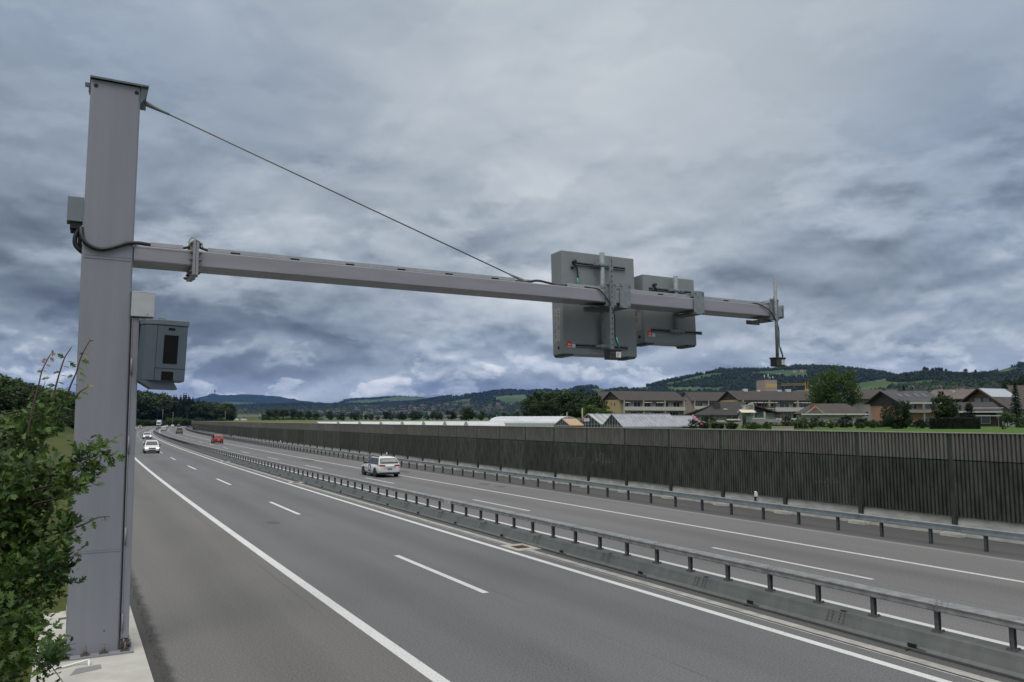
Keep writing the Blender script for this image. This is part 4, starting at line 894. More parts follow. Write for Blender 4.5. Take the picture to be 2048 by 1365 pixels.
def gable_body(t, w, d, hw_, rise, wall, roof, gable=None, over=.6, ov_end=.4, thick=.18, hip=0.0, ridge_y=0.0, wall_end=None, fascia=None):
    b = MB(); x0, x1, y0, y1 = -w / 2, w / 2, -d / 2, d / 2
    b.box(x0, x1, y0, y1, -1.0, hw_, 0)
    if hip == 0:
        for x, e in ((x0, .004), (x1, -.004)): b.prism([(y0, hw_), (y1, hw_), (ridge_y, hw_ + rise)], x + e, x + e + (.15 if e > 0 else -.15), 1, plane='yz')
    b.build('wall', [wall, gable or wall], t)
    b = MB(); tn = rise / (d / 2 - abs(ridge_y)) if ridge_y == 0 else None
    for sgn in (-1, 1):
        ye = y0 - over if sgn < 0 else y1 + over; half = (ridge_y - y0) if sgn < 0 else (y1 - ridge_y); ze = hw_ - rise * over / half
        xe0, xe1 = x0 - ov_end, x1 + ov_end; xr0, xr1 = xe0 + hip, xe1 - hip
        lo_ = [(xe0, ye, ze), (xe1, ye, ze), (xr1, ridge_y, hw_ + rise), (xr0, ridge_y, hw_ + rise)]
        if sgn > 0: lo_ = [(xe1, ye, ze), (xe0, ye, ze), (xr0, ridge_y, hw_ + rise), (xr1, ridge_y, hw_ + rise)]
        b.hexa([Vector(q) + Vector((0, 0, .012)) for q in lo_] + [Vector(q) + Vector((0, 0, thick + .012)) for q in lo_], 0)
    if hip:
        for sgn in (-1, 1):
            xe = sgn * (w / 2 + ov_end); xr = xe - sgn * hip; ze = hw_ - rise * over / (d / 2)
            tri = [(xe, y0 - over, ze), (xe, y1 + over, ze), (xr, ridge_y, hw_ + rise)]
            b.add([Vector(q) + Vector((0, 0, thick + .010)) for q in tri], [(0, 1, 2) if sgn > 0 else (2, 1, 0)])
    r = b.build('roof', [roof], t)
    if fascia:
        b = MB(); zf = hw_ - rise * over / (ridge_y - y0); b.box(x0 - ov_end, x1 + ov_end, y0 - over - .06, y0 - over - .002, zf - .05, zf + thick); b.build('gutter', [fascia], r)
    return r
def win(t, face, a, z, w, h, half, frame=HFR, glass=HGL, mull=1, nm='window', shutter=None):
    """window on a face: 'f' front (-y), 'l' left end (-x)"""
    if face == 'f': M = Matrix.Translation((a, -half, z))
    else: M = Matrix.Translation((-half, a, z)) @ Euler((0, 0, -math.pi / 2)).to_matrix().to_4x4()
    b = MB(); f = .07
    b.box(-w / 2, w / 2, -.05, -.003, 0, f, 0, M); b.box(-w / 2, w / 2, -.05, -.003, h - f, h, 0, M); b.box(-w / 2, -w / 2 + f, -.05, -.003, f, h - f, 0, M); b.box(w / 2 - f, w / 2, -.05, -.003, f, h - f, 0, M)
    for k in range(mull): x = -w / 2 + w * (k + 1) / (mull + 1); b.box(x - .03, x + .03, -.045, -.003, f, h - f, 0, M)
    o = b.build(nm, [frame], t); b = MB(); b.box(-w / 2 + f, w / 2 - f, -.02, -.0035, f, h - f, 0, M); b.build('pane', [glass], o); return o
def flats(px0, pxc, px1, y_ridge, y_eave, D, ang, depth, name, label, wall_end, band, balc=True, seed=1, storeys=(0,), gable=WOOD, roof=None, front=None):
    s = FPX / D; sc = math.cos(R_(ang)); wl = (px1 - pxc) / s / sc; d = (pxc - px0) / s / math.sin(R_(ang)) if depth is None else depth
    phi = math.atan((pxc - 1024) / FPX); c = at_px(pxc, D); th = -phi + R_(ang); ex = Vector((math.cos(th), math.sin(th), 0)); ey = Vector((-math.sin(th), math.cos(th), 0))
    p = c + ex * (wl / 2) + ey * (d / 2); p.z = tz(c.x, c.y)
    t = thing(name, label, 'apartment block', Matrix.Translation(p) @ Euler((0, 0, th)).to_matrix().to_4x4())
    he = z_of(y_eave, D) - p.z; rise = z_of(y_ridge, D) - z_of(y_eave, D)
    gable_body(t, wl, d, he, rise, front or W_GREY, roof or R_BROWN, gable, .9, .5, .22)
    b = MB(); b.box(-wl / 2 - .06, -wl / 2 - .003, -d / 2, d / 2, -1, he); b.build('end_wall', [wall_end], t)
    if band: b = MB(); b.box(-wl / 2 - .10, -wl / 2 - .061, -d / 2, d / 2, he - 2.0, he - .12); b.build('gable_band', [band], t)
    r = random.Random(seed); fl = 2.75
    for k in range(2):
        zf = he - .25 - fl * (k + 1) + .2
        b = MB(); b.box(-wl / 2 + .6, wl / 2 - .4, -d / 2 - 1.35, -d / 2 - .02, zf - .15, zf); b.box(-wl / 2 + .6, wl / 2 - .4, -d / 2 - 1.42, -d / 2 - 1.351, zf - .25, zf + .82); 
        if balc: b.build('balcony', [BALC], t)
        x = -wl / 2 + 1.0
        while x < wl / 2 - 2.2:
            w = r.choice((1.6, 2.2, 2.8)); win(t, 'f', x + w / 2, zf + .08, w, 2.15, d / 2, mull=r.choice((1, 2))); 
            if r.random() < .55:
                b = MB(); b.hexa([Vector(q) for q in ((x - .1, -d/2 - .95, zf + 1.95), (x + w + .1, -d/2 - .95, zf + 1.95), (x + w + .1, -d/2 - .05, zf + 2.38), (x - .1, -d/2 - .05, zf + 2.38), (x - .1, -d/2 - .95, zf + 2.0), (x + w + .1, -d/2 - .95, zf + 2.0), (x + w + .1, -d/2 - .05, zf + 2.45), (x - .1, -d/2 - .05, zf + 2.45))]); b.build('awning', [AWN if k else BLIND], t)
            x += w + r.choice((.35, .9, 1.5))
        for x in (-wl / 2 + .7, -wl / 6, wl / 6, wl / 2 - .6): b = MB(); b.box(x - .1, x + .1, -d / 2 - 1.33, -d / 2 - .03, zf + .001, zf + 2.6); b.build('balcony_divider', [W_CREAM], t)
    for yy in (-d * .18, d * .02):
        for zz in (he - 1.75, he - 4.4): win(t, 'l', yy, zz, .7, 1.1, wl / 2 + .10, mull=0)
    return t, wl, d, he, rise
t, wl, d, he, rise = flats(1203, 1240, 1369, 783, 800, 225, 25, 11.5, 'apartment_block', 'apartment block with ochre end wall and brown roof behind the glasshouses', W_OCHRE, None, seed=3)
t, wl, d, he, rise = flats(1362, 1382, 1475, 785, 801, 262, 20, 11, 'apartment_block', 'apartment block with a pinkish end wall, middle one of the row', W_PINK, None, seed=5, gable=W_PINK)
t, wl, d, he, rise = flats(1432, 1476, 1642, 782.5, 800, 205, 25, 11.5, 'apartment_block', 'long apartment block with dark timber gable, white balconies and roof vents', W_CREAM, W_OCHRE, seed=8)
for k, (x, w, h) in enumerate(((-7.2, 1.1, .55), (-3.5, .7, .3), (2.4, 1.0, .35), (5.0, 1.2, .5))):
    b = MB(); b.box(x - w / 2, x + w / 2, -.5, .5, he + rise - .1, he + rise + .2 + h); b.build('roof_vent', [mat('vent_white', (.50, .51, .52), .5)], t)
flats(1195, 1203, 1225, 784, 800, 285, 14, 10, 'apartment_block', 'far apartment roof showing at the edge of the big tree clump', W_CREAM, None, seed=2)
# tower block with aerials
t = house_at(1533, 330, 35, 'tower_block', 'square pinkish tower block top with aerials behind the long roof', 'tower block'); zt = z_of(761, 330) - t.matrix_world.translation.z
b = MB(); b.box(-2.9, 2.9, -2.9, 2.9, -1, zt); b.build('wall', [W_PINK], t); b = MB(); b.box(-2.2, 2.9, -2.96, -2.905, zt - 3.2, zt - 1.7); b.build('wall_panel', [W_OCHRE], t)
b = MB(); b.box(-3.0, 3.0, -3.0, 3.0, zt, zt + .15); b.build('roof', [R_GREY], t)
b = MB()
for x, y, h in ((-1, 0, 2.2), (1.2, .5, 2.6), (2.4, -1, 1.6), (.2, -2, 1.2)): b.tube([(x, y, zt + .15), (x, y, zt + h)], .09, 6); b.box(x - .18, x + .18, y - .1, y + .1, zt + h * .55, zt + h)
b.build('aerial', [HFR], t)
# crane
t = house_at(1613, 420, -12, 'tower_crane', 'orange tower crane with a long jib behind the flats', 'crane'); CR = mat('crane_orange', (.50, .24, .04), .5); zj = z_of(770.5, 420) - t.matrix_world.translation.z
b = MB()
for sx in (-.6, .6):
    for sy in (-.6, .6): b.box(sx - .12, sx + .12, sy - .12, sy + .12, 0, zj + 1.5)
for k in range(int(zj / 1.5)): b.box(-.6, .6, -.66, -.56, k * 1.5, k * 1.5 + .14)
b.build('mast', [CR], t)
b = MB()
for sy in (-.5, .5): b.box(-13.2, 2.6, sy - .07, sy + .07, zj - .06, zj + .08)
b.box(-13.0, 1.0, -.06, .06, zj + .75, zj + .87)
for k in range(12): x = -13 + k * 1.2; b.tube([(x, -.5, zj), (x + .6, 0, zj + .8), (x + 1.2, -.5, zj)], .035, 4)
b.build('jib', [CR], t); b = MB(); b.box(1.4, 2.6, -.6, .6, zj - .9, zj - .11); b.build('counterweight', [W_GREY], t)
# dark-roofed split house nearest the glasshouses
t = house_at(1440, 132, 16, 'split_level_house', 'white split-level house with a big dark sloping roof and terrace', 'house'); z0 = t.matrix_world.translation.z; ze = z_of(832, 132) - z0; zr = z_of(806.5, 132) - z0
b = MB(); b.box(-5.0, 2.2, -3.2, 4.2, -1, ze); b.prism([(1.0, ze), (4.5, ze), (4.5, zr - .1), (3.9, zr - .1)], -3.0, -2.8, plane='xz'); b.box(3.2, 4.6, -3.0, 4, -1, zr - .35); b.box(4.6, 8.4, -1.5, 4, -1, z_of(826, 132) - z0); b.build('wall', [W_WHITE], t)
b = MB()
b.hexa([Vector(q) for q in ((-5.6, -3.9, ze - .1), (1.6, -3.9, ze - .1), (4.7, 1.2, zr), (0.4, 1.2, zr), (-5.6, -3.9, ze + .12), (1.6, -3.9, ze + .12), (4.7, 1.2, zr + .22), (.4, 1.2, zr + .22))])
b.hexa([Vector(q) for q in ((-5.6, 5.4, ze - .2), (1.6, 5.4, ze - .2), (4.7, 1.21, zr - .02), (.4, 1.21, zr - .02), (-5.6, 5.4, ze), (1.6, 5.4, ze), (4.7, 1.21, zr + .2), (.4, 1.21, zr + .2))])
b.hexa([Vector(q) for q in ((4.5, -2.6, zr - .5), (9.2, -2.6, z_of(829, 132) - z0), (9.2, 3.4, z_of(829, 132) - z0), (4.5, 3.4, zr - .5), (4.5, -2.6, zr - .3), (9.2, -2.6, z_of(829, 132) - z0 + .2), (9.2, 3.4, z_of(829, 132) - z0 + .2), (4.5, 3.4, zr - .3))])
rf = b.build('roof', [R_DARK], t); b = MB(); b.box(-1.5, -.5, -1.6, -.6, ze + .3, z_of(807.5, 132) - z0); b.build('chimney', [WOOD], rf)
b = MB(); b.add([(-.15, -1.95, ze + 1.02), (.3, -1.95, ze + 1.02), (.5, -1.65, ze + 1.17), (.05, -1.65, ze + 1.17)], [(0, 1, 2, 3)]); b.box(.0, .5, -1.95, -1.75, ze + .95, ze + 1.16); b.build('skylight', [HFR], rf)
win(t, 'f', .9, -.1, 2.0, 1.9, 3.2, mull=1); win(t, 'f', 5.9, .3, 1.9, 2.1, 1.5, glass=mat('blue_glass', (.10, .16, .19), .1), mull=2); win(t, 'f', 3.9, 1.7, .5, .7, 3.0, mull=0)
b = MB(); b.hexa([Vector(q) for q in ((2.0, -4.6, 2.05), (4.4, -4.6, 2.05), (4.4, -3.1, 2.5), (2.0, -3.1, 2.5), (2.0, -4.6, 2.1), (4.4, -4.6, 2.1), (4.4, -3.1, 2.56), (2.0, -3.1, 2.56))]); b.hexa([Vector(q) for q in ((-.2, -4.1, ze - .75), (2.0, -4.1, ze - .75), (2.0, -3.25, ze - .5), (-.2, -3.25, ze - .5), (-.2, -4.1, ze - .7), (2.0, -4.1, ze - .7), (2.0, -3.25, ze - .45), (-.2, -3.25, ze - .45))]); b.build('awning', [AWN], t)
b = MB(); [b.box(4.7, 8.2, -2.3, -2.25, q, q + .13) for q in (2.55, 2.8, 3.05)]; b.box(4.7, 8.3, -2.3, -1.52, 2.3, 2.42); [b.box(x - .05, x + .05, -2.35, -2.25, -.6, 4.2) for x in (4.8, 6.5, 8.2)]; b.build('balcony', [WOOD], t)
b = MB(); [b.box(x - .12, x + .12, -3.5, -3.25, -.5, ze + .6) for x in (2.35, 6.1)]; b.build('post', [W_WHITE], t)
# bungalow with brick chimney
t = house_at(1656, 140, 12, 'bungalow', 'low bungalow with a brown hipped roof and red brick chimney', 'house'); z0 = t.matrix_world.translation.z; ze = z_of(826.5, 140) - z0; zr = z_of(810, 140) - z0
rf = gable_body(t, 9.4, 6.4, ze, zr - ze, W_WHITE, R_TAN, over=.7, ov_end=.7, hip=2.6, fascia=HFR); b = MB(); b.box(-3.5, -2.5, -2.4, -1.6, ze - .3, z_of(809.5, 140) - z0); b.build('chimney', [BRICK], rf)
win(t, 'f', -1.0, -.4, 2.8, 2.0, 3.1, mull=2); win(t, 'f', 2.4, 0, 1.0, 1.3, 3.1)
b = MB(); b.prism([(-4.9, ze - .3), (-4.7, ze - .3), (-2.9, ze + 1.15), (-3.0, ze + 1.25)], -3.95, -3.8); b.prism([(-3.0, ze + 1.2), (-1.5, ze - .2), (-1.6, ze - .3), (-3.0, ze + 1.0)], -3.95, -3.8); b.build('gable_trim', [W_CREAM], t)
# orange house with skylights
t, wl, d, he, rise = None, 7.2, 7.8, 0, 0
t = house_at(1806, 150, 33, 'chalet_house', 'house with an orange wall, dark timber gable and four skylights', 'house'); z0 = t.matrix_world.translation.z; ze = z_of(805, 150) - z0; zr = z_of(784.5, 150) - z0
rf = gable_body(t, 7.6, 9.6, ze, zr - ze, W_ORANGE, R_GREY, WOOD, over=.9, ov_end=.9, fascia=HFR)
b = MB(); b.box(-3.9, -3.803, -4.8, 4.8, z_of(812, 150) - z0, ze); b.prism([(-4.8, ze + .003), (4.8, ze + .003), (0, zr - .1)], -3.9, -3.803, plane='yz'); b.build('timber_cladding', [WOOD], t)
b = MB(); b.box(-3.4, -3.0, .8, 1.3, zr - 1.5, zr + .75); b.box(-1.0, -.4, -.3, .3, zr - .2, zr + .8); b.build('chimney', [R_GREY], rf)
tn = (zr - ze) / 4.8
for x in (-2.4, -.9, 1.0, 2.5):
    b = MB(); P = [(x - .45, -3.2), (x + .45, -3.2), (x + .45, -1.6), (x - .45, -1.6)]; b.hexa([Vector((a, c, ze + (c + 4.8) * tn + .20)) for a, c in P] + [Vector((a, c, ze + (c + 4.8) * tn + .27)) for a, c in P]); b.build('skylight', [mat('skylight_glass', (.04, .045, .055), .1)], rf)
b = MB(); b.box(-3.4, 4.2, -6.2, -4.82, z_of(826, 150) - z0, z_of(825, 150) - z0); b.box(-3.4, 4.2, -6.26, -6.201, z_of(826.5, 150) - z0, z_of(821.5, 150) - z0); b.box(-.3, -.05, -6.15, -5.9, -.5, ze - .4); b.build('balcony', [mat('balcony_grey', (.20, .20, .19), .7)], t)
win(t, 'f', 1.8, z_of(820, 150) - z0, 2.6, 1.0, 4.8); win(t, 'f', -1.8, z_of(820, 150) - z0, 2.2, 1.0, 4.8); win(t, 'f', 1.5, -.2, 2.2, 1.6, 4.8); win(t, 'l', .3, -.2, .8, 1.6, 3.9, mull=0)
t = house_at(1752, 178, 8, 'brown_roofed_house', 'brown tiled roof half hidden behind the orange house', 'house'); z0 = t.matrix_world.translation.z; gable_body(t, 9.0, 8, z_of(797.5, 178) - z0, z_of(781.5, 178) - z_of(797.5, 178), W_GREY, R_TAN, WOOD, .8, .6); win(t, 'f', -3, 1.6, 1.4, 1.2, 4); win(t, 'f', 0, 1.6, 1.4, 1.2, 4)
# long pink-roofed house
t = house_at(1921, 188, -9, 'farmhouse', 'long house with a wide pinkish roof behind the tree', 'house'); z0 = t.matrix_world.translation.z; ze = z_of(797, 188) - z0; zr = z_of(781, 188) - z0
rf = gable_body(t, 13.0, 9, ze, zr - ze, W_GREY, R_PINK, WOOD, 1.0, .8, hip=1.4); b = MB(); b.box(-1.6, -1.0, -2.0, -1.5, ze + 1.3, ze + 1.75); b.build('roof_hatch', [HFR], rf)
b = MB(); b.box(-6.52, 6.52, -4.62, -4.51, ze - 2.2, ze - .1); b.build('shingle_front', [R_TAN], t)
for x in (-4.2, -1.2, 2.0, 4.8): win(t, 'f', x, ze - 1.7, 1.5, 1.3, 4.62)
# steep chalet with tin roof
t = house_at(1984, 118, 56, 'steep_roofed_chalet', 'steep gabled chalet with two tall windows and a bright tin roof slope', 'house'); z0 = t.matrix_world.translation.z; ze = z_of(814, 118) - z0; zr = z_of(780.5, 118) - z0
rf = gable_body(t, 5.2, 7.4, ze, zr - ze, W_WHITE, R_TAN, WOOD_T, over=.9, ov_end=.9)
tn = (zr - ze) / 3.7; P = [(-3.2, -2.0), (2.6, -2.0), (2.6, -.12), (-3.2, -.12)]
b = MB(); b.hexa([Vector((a, c, ze + (c + 3.7) * tn + .20)) for a, c in P] + [Vector((a, c, ze + (c + 3.7) * tn + .26)) for a, c in P]); b.build('tin_sheets', [R_TIN], rf)
for y in (-.75, .6): win(t, 'l', y, z_of(811, 118) - z0, 1.15, 1.15, 2.6, mull=0, glass=mat('pale_pane', (.22, .25, .28), .1), frame=WOOD)
b = MB(); b.box(-4.0, -2.62, -3.6, 4.8, z_of(815.5, 118) - z0, z_of(814, 118) - z0); b.box(-4.06, -4.001, -3.6, 4.8, z_of(816, 118) - z0, z_of(809.5, 118) - z0 - .2); b.box(-4.0, -2.62, 1.5, 7.4, z_of(826.5, 118) - z0, z_of(825, 118) - z0); b.build('balcony', [WOOD], t)
b = MB(); b.box(-3.6, -2.62, 2.0, 6.5, -.8, z_of(826.6, 118) - z0); b.build('garage', [W_WHITE], t); win(t, 'l', -2.4, -.2, 1.2, 1.5, 2.6)
t = house_at(1938, 112, 18, 'low_dark_house', 'low dark timber house with white trimmed terraces beside the steep chalet', 'house'); z0 = t.matrix_world.translation.z; gable_body(t, 4.6, 5.4, z_of(822, 112) - z0, 1.0, WOOD, R_DARK, WOOD, .7, .6, fascia=HFR); b = MB(); [b.box(-1.8, 2.8, -3.8, -3.5, q, q + .09) for q in (z_of(818, 112) - z0, z_of(826, 112) - z0, z_of(833, 112) - z0)]; b.build('terrace_trim', [HFR], t); win(t, 'f', .4, .4, 2.2, 1.2, 2.7)
t = house_at(2056, 140, 10, 'dark_house', 'dark house with one pale window, cut by the edge of the view', 'house'); z0 = t.matrix_world.translation.z; gable_body(t, 5.2, 6, z_of(795, 140) - z0, 1.9, WOOD, R_TAN, WOOD, .8, .6); win(t, 'f', -1.3, z_of(808, 140) - z0, .7, 1.0, 3); b = MB(); b.box(-1.9, -1.3, -.3, .3, z_of(789, 140) - z0, z_of(784, 140) - z0); b.build('chimney', [W_WHITE], t)
# garden sheds / terrace walls in front of the split-level house
for nm, px, D, w, h, m, lb in (('garden_wall', 1452, 118, 4.2, .7, W_GREY, 'low pale garden wall with white ledge in front of the split-level house'), ('garden_wall', 1530, 122, 4.0, 1.0, W_GREY, 'short grey wall right of the split-level house')):
    t = house_at(px, D, 4, nm, lb, 'wall'); b = MB(); b.box(-w / 2, w / 2, -.12, .12, -.5, h); b.build('wall', [m], t); b = MB(); b.box(-w / 2, -w * .08, -.2, .2, h + .001, h + .22); b.build('ledge', [BALC], t)

# ------------------------------------------------------------------ market garden: polytunnels and glasshouses
FOIL = mat('foil_white', (.43, .45, .47), .45, var=.10, scale=1.5, stretch=(.3, 1, 1)); FOIL_D = mat('foil_side', (.33, .35, .36), .6, var=.1); ORF = mat('orange_sheet', (.52, .30, .09), .5, var=.15, scale=3, stretch=(4, .3, 1)); GLZ = mat('glasshouse_glass', (.20, .215, .25), .18, var=.25, scale=.9, spec=.6); GFR = mat('glasshouse_frame', (.34, .35, .37), .5, .3); GDK = mat('glasshouse_inside', (.030, .036, .038), .25, var=.6, scale=1.6); PINK = mat('pink_trim', (.55, .10, .20), .5)
def tunnel(px, D, ang, L, rad, ztop, name, label, m=FOIL, group=None, arch=None):
    t = house_at(px, D, ang, name, label, 'polytunnel', group=group); h = ztop - t.matrix_world.translation.z; n, nx = 16, 30
    b = MB(); rise = arch or min(h - .1, rad * .75); hs = h - rise
    for i in range(nx + 1):
        x = -L / 2 + L * i / nx; k = 1 - .03 * math.cos(i * math.pi)
        for j in range(n + 1): a = math.pi * j / n; b.v.append((x, -rad * math.cos(a), hs + rise * math.sin(a) * (k if 0 < i < nx else 1)))
    for i in range(nx):
        for j in range(n): q = i * (n + 1) + j; b.f.append((q, q + n + 1, q + n + 2, q + 1)); b.m.append(0); b.s.append(True)
    b.build('cover', [m], t)
    b = MB()
    for x in (-L / 2, L / 2 - .05): b = MB(); b.prism([(-rad * math.cos(math.pi * j / n) * .995, hs + rise * math.sin(math.pi * j / n) * .995) for j in range(n + 1)] + [(rad * .995, -.6), (-rad * .995, -.6)], x, x + .05, plane='yz'); b.build('end_panel', [FOIL_D], t)
    b = MB(); b.box(-L / 2, L / 2, -rad - .03, -rad + .02, -.6, hs + .02); b.box(-L / 2, L / 2, rad - .02, rad + .03, -.6, hs + .02); b.build('side_panel', [FOIL_D], t); return t
tunnel(1068, 112, -24, 10.6, 3.6, z_of(833.3, 112), 'polytunnel', 'large white arched polytunnel beside the orange roofed shed', arch=.95)
for k in range(8): tunnel(668 + 43 * k, 98 + (7 - k) * 2.2, 14, 4.6, 1.45, 3.84 + .012 * k, 'polytunnel', 'long low white foil tunnel in the row just behind the wall', FOIL, 'low white foil tunnels behind the wall')
def glasshouse(pxl, D, ang, w, L, y_ridge, y_eave, name, label, slats=14, roofm_=GLZ, dark_gaps=True):
    """gable end on the left facing the viewer; ridge runs to the right"""
    t = house_at(pxl, D, ang, name, label, 'glasshouse'); z0 = t.matrix_world.translation.z; ze, zr = z_of(y_eave, D) - z0, z_of(y_ridge, D) - z0
    b = MB(); b.prism([(-w / 2, -.6), (w / 2, -.6), (w / 2, ze), (0, zr), (-w / 2, ze)], 0, .04, plane='yz'); b.prism([(-w / 2, -.6), (w / 2, -.6), (w / 2, ze), (0, zr), (-w / 2, ze)], L - .04, L, plane='yz'); b.build('end_glass', [GDK], t)
    b = MB()
    for sgn in (-1, 1):
        q = [(-.1, sgn * (w / 2 + .06), ze - .02), (L + .1, sgn * (w / 2 + .06), ze - .02), (L + .1, 0, zr), (-.1, 0, zr)]
        if sgn > 0: q = [q[1], q[0], q[3], q[2]]
        b.hexa([Vector(v) for v in q] + [Vector(v) + Vector((0, 0, .05)) for v in q])
    rf = b.build('roof', [roofm_], t)
    b = MB()
    for sgn in (-1, 1):
        for k in range(slats + 1):
            x = -.08 + (L + .16) * k / slats; wd = .045
            q = [(x - wd, sgn * (w / 2 + .06), ze + .035), (x + wd, sgn * (w / 2 + .06), ze + .035), (x + wd, 0, zr + .052), (x - wd, 0, zr + .052)]
            if sgn > 0: q = [q[1], q[0], q[3], q[2]]
            b.hexa([Vector(v) for v in q] + [Vector(v) + Vector((0, 0, .03)) for v in q])
    b.box(-.1, L + .1, -.06, .06, zr + .05, zr + .12); b.box(-.1, L + .1, -w / 2 - .12, -w / 2 - .02, ze - .12, ze - .03); b.build('glazing_bar', [GFR], rf)
    b = MB()
    for k in range(9):
        y = -w / 2 + w * k / 8; zt_ = ze + (zr - ze) * (1 - abs(y) / (w / 2)); b.box(-.05, -.005, y - .03, y + .03, -.6, zt_ - .02)
    for z in (.6, ze): b.box(-.06, -.006, -w / 2, w / 2, z - .03, z + .03)
    b.prism([(-w / 2 - .05, ze - .05), (0, zr - .05), (0, zr + .06), (-w / 2 - .05, ze + .06)], -.12, -.04, plane='yz'); b.prism([(w / 2 + .05, ze - .05), (0, zr - .05), (0, zr + .06), (w / 2 + .05, ze + .06)], -.12, -.04, plane='yz')
    b.build('end_bar', [GFR], t)
    b = MB(); b.box(0.03, L - .03, -w / 2, -w / 2 + .04, -.6, ze - .04); b.box(.03, L - .03, w / 2 - .04, w / 2, -.6, ze - .04); b.build('side_glass', [GDK], t); return t, z0, ze, zr
GLZ2 = mat('striped_glass', (.42, .43, .43), .3, var=.1, col2=(.20, .21, .21), scale=1.0, stretch=(1.3, .01, .01), detail=0)
glasshouse(1124, 103, 50, 2.6, 2.6, 838, 851, 'orange_roofed_shed', 'small shed with an orange sheeted roof between polytunnel and glasshouse', 7, ORF)
glasshouse(1176, 118, 50, 4.6, 8.5, 828.8, 848.5, 'glasshouse', 'small glasshouse with a white striped roof and a pink and white sign', 9, GLZ2)
glasshouse(1224, 104, 36, 4.6, 9.4, 828.8, 854, 'glasshouse', 'large glasshouse with a pale blue glazed roof, nearest the wall', 17)
t, z0, ze, zr = glasshouse(1324, 112, 30, 4.8, 4.6, 832.6, 852, 'glasshouse', 'low glasshouse with a bright pink edged end beside the split-level house', 14)
b = MB(); b.prism([(-2.5, ze - .05), (0, zr - .02), (0, zr + .22), (-2.5, ze + .22)], 4.71, 4.86, plane='yz'); b.build('pink_edge', [PINK], t); b = MB(); b.box(4.7, 4.8, -2.1, -2.0, -.6, ze); b.build('post', [GFR], t)
sg = house_at(1171.5, 112.5, 6, 'garden_sign', 'small pink and white board on the gable of the striped glasshouse', 'sign', z=z_of(844, 112.5))
b = MB(); b.box(-.52, -.26, -.04, 0, .05, .52); b.build('pink_panel', [PINK], sg); b = MB(); b.box(-.255, .46, -.04, 0, .05, .50); b.build('white_panel', [mat('sign_white', (.55, .58, .6), .5)], sg)
b = MB(); [b.box(-.2 + .15 * k, -.2 + .15 * k + .09, -.045, -.041, .32, .40) for k in range(4)]; b.box(-.1, .3, -.045, -.041, .12, .16); b.build('lettering', [R_GREY], sg)
for px, D, y, lb in ((1164, 119, 817, 'thick tan wooden pole rising beside the small glasshouse'), (1133.5, 108, 825, 'thin pale pole standing in front of the white polytunnel'), (1194, 118, 826, 'short thin vent pipe behind the striped glasshouse roof')):
    t = house_at(px, D, 0, 'pole', lb, 'pole'); b = MB(); h = z_of(y, D) - t.matrix_world.translation.z; b.tube([(0, 0, -.5), (0, 0, h)], .11 if 'thick' in lb else .04, 8); b.build('shaft', [mat('pole_tan', (.30, .25, .15), .8) if 'thick' in lb else GFR], t); b = MB(); b.tube([(0, 0, h), (0, 0, h + .05)], .13 if 'thick' in lb else .05, 8); b.build('cap', [GFR], t)
# wire fence posts of the paddock
for k, px in enumerate((1592, 1604, 1613, 1632, 1650, 1665, 1686, 1746)):
    t = house_at(px, 92 + k, 0, 'fence_post', 'thin wooden fence post on the grass behind the wall', 'fence post', group='thin fence posts behind the wall'); b = MB(); b.box(-.03, .03, -.03, .03, -.3, 1.1); b.build('post', [mat('old_wood', (.085, .075, .06), .85)], t)
# log bench
t = house_at(1562, 88, 3, 'timber_trough', 'long pale timber trough lying on the grass behind the wall', 'trough'); b = MB(); b.box(-1.15, 1.15, -.2, .2, -.1, .42); b.box(-1.2, 1.2, -.25, .25, .42, .48); b.build('body', [W_CREAM], t, bevel=.02)

# ------------------------------------------------------------------ foliage
def leaf_mat(name, c0, c1, rough=.6, objvar=.22, nscale=.6, trans=.25):
    m = bpy.data.materials.new(name); m.use_nodes = True; t = NT(m.node_tree); b = t.n['Principled BSDF']
    at = t.new('ShaderNodeAttribute', attribute_name='tone'); tcn = t.new('ShaderNodeTexCoord')
    n = t.noise(tcn.outputs['Object'], nscale, 3, .5); f = t.m('ADD', t.m('MULTIPLY', at.outputs['Fac'], .65), t.m('MULTIPLY', t.step(n, .35, .65), .35))
    c = t.mix(f, c0, c1); oi = t.new('ShaderNodeObjectInfo'); c = t.mix(1.0, c, t.ramp(oi.outputs['Random'], [(0, (1 - objvar, 1 - objvar, 1 - objvar)), (1, (1 + objvar, 1 + objvar * .8, 1 - objvar * .3))]), 'MULTIPLY')
    t.l.new(c, b.inputs['Base Color']); b.inputs['Roughness'].default_value = rough; b.inputs['Specular IOR Level'].default_value = .3
    if trans:
        tr = t.new('ShaderNodeBsdfTranslucent'); t.l.new(t.mix(1.0, c, (1.0, 1.1, .5), 'MULTIPLY'), tr.inputs[0]); mx = t.new('ShaderNodeMixShader'); mx.inputs[0].default_value = trans
        out = t.n['Material Output']; t.l.new(b.outputs[0], mx.inputs[1]); t.l.new(tr.outputs[0], mx.inputs[2]); t.l.new(mx.outputs[0], out.inputs[0])
    return m
L_DEC = leaf_mat('leaves_broad', (.009, .022, .006), (.038, .066, .016)); L_BRIGHT = leaf_mat('leaves_bright', (.020, .048, .010), (.075, .128, .024)); L_DARK = leaf_mat('leaves_dark', (.006, .014, .006), (.020, .038, .013)); L_CON = leaf_mat('needles', (.004, .011, .007), (.014, .028, .014), trans=.05); L_BUSH = leaf_mat('leaves_bush', (.012, .032, .007), (.052, .096, .017)); L_PALE = leaf_mat('leaves_pale', (.06, .095, .025), (.19, .23, .08)); BARK = mat('bark', (.045, .036, .028), .9, var=.3, scale=5, stretch=(1, 1, .2))
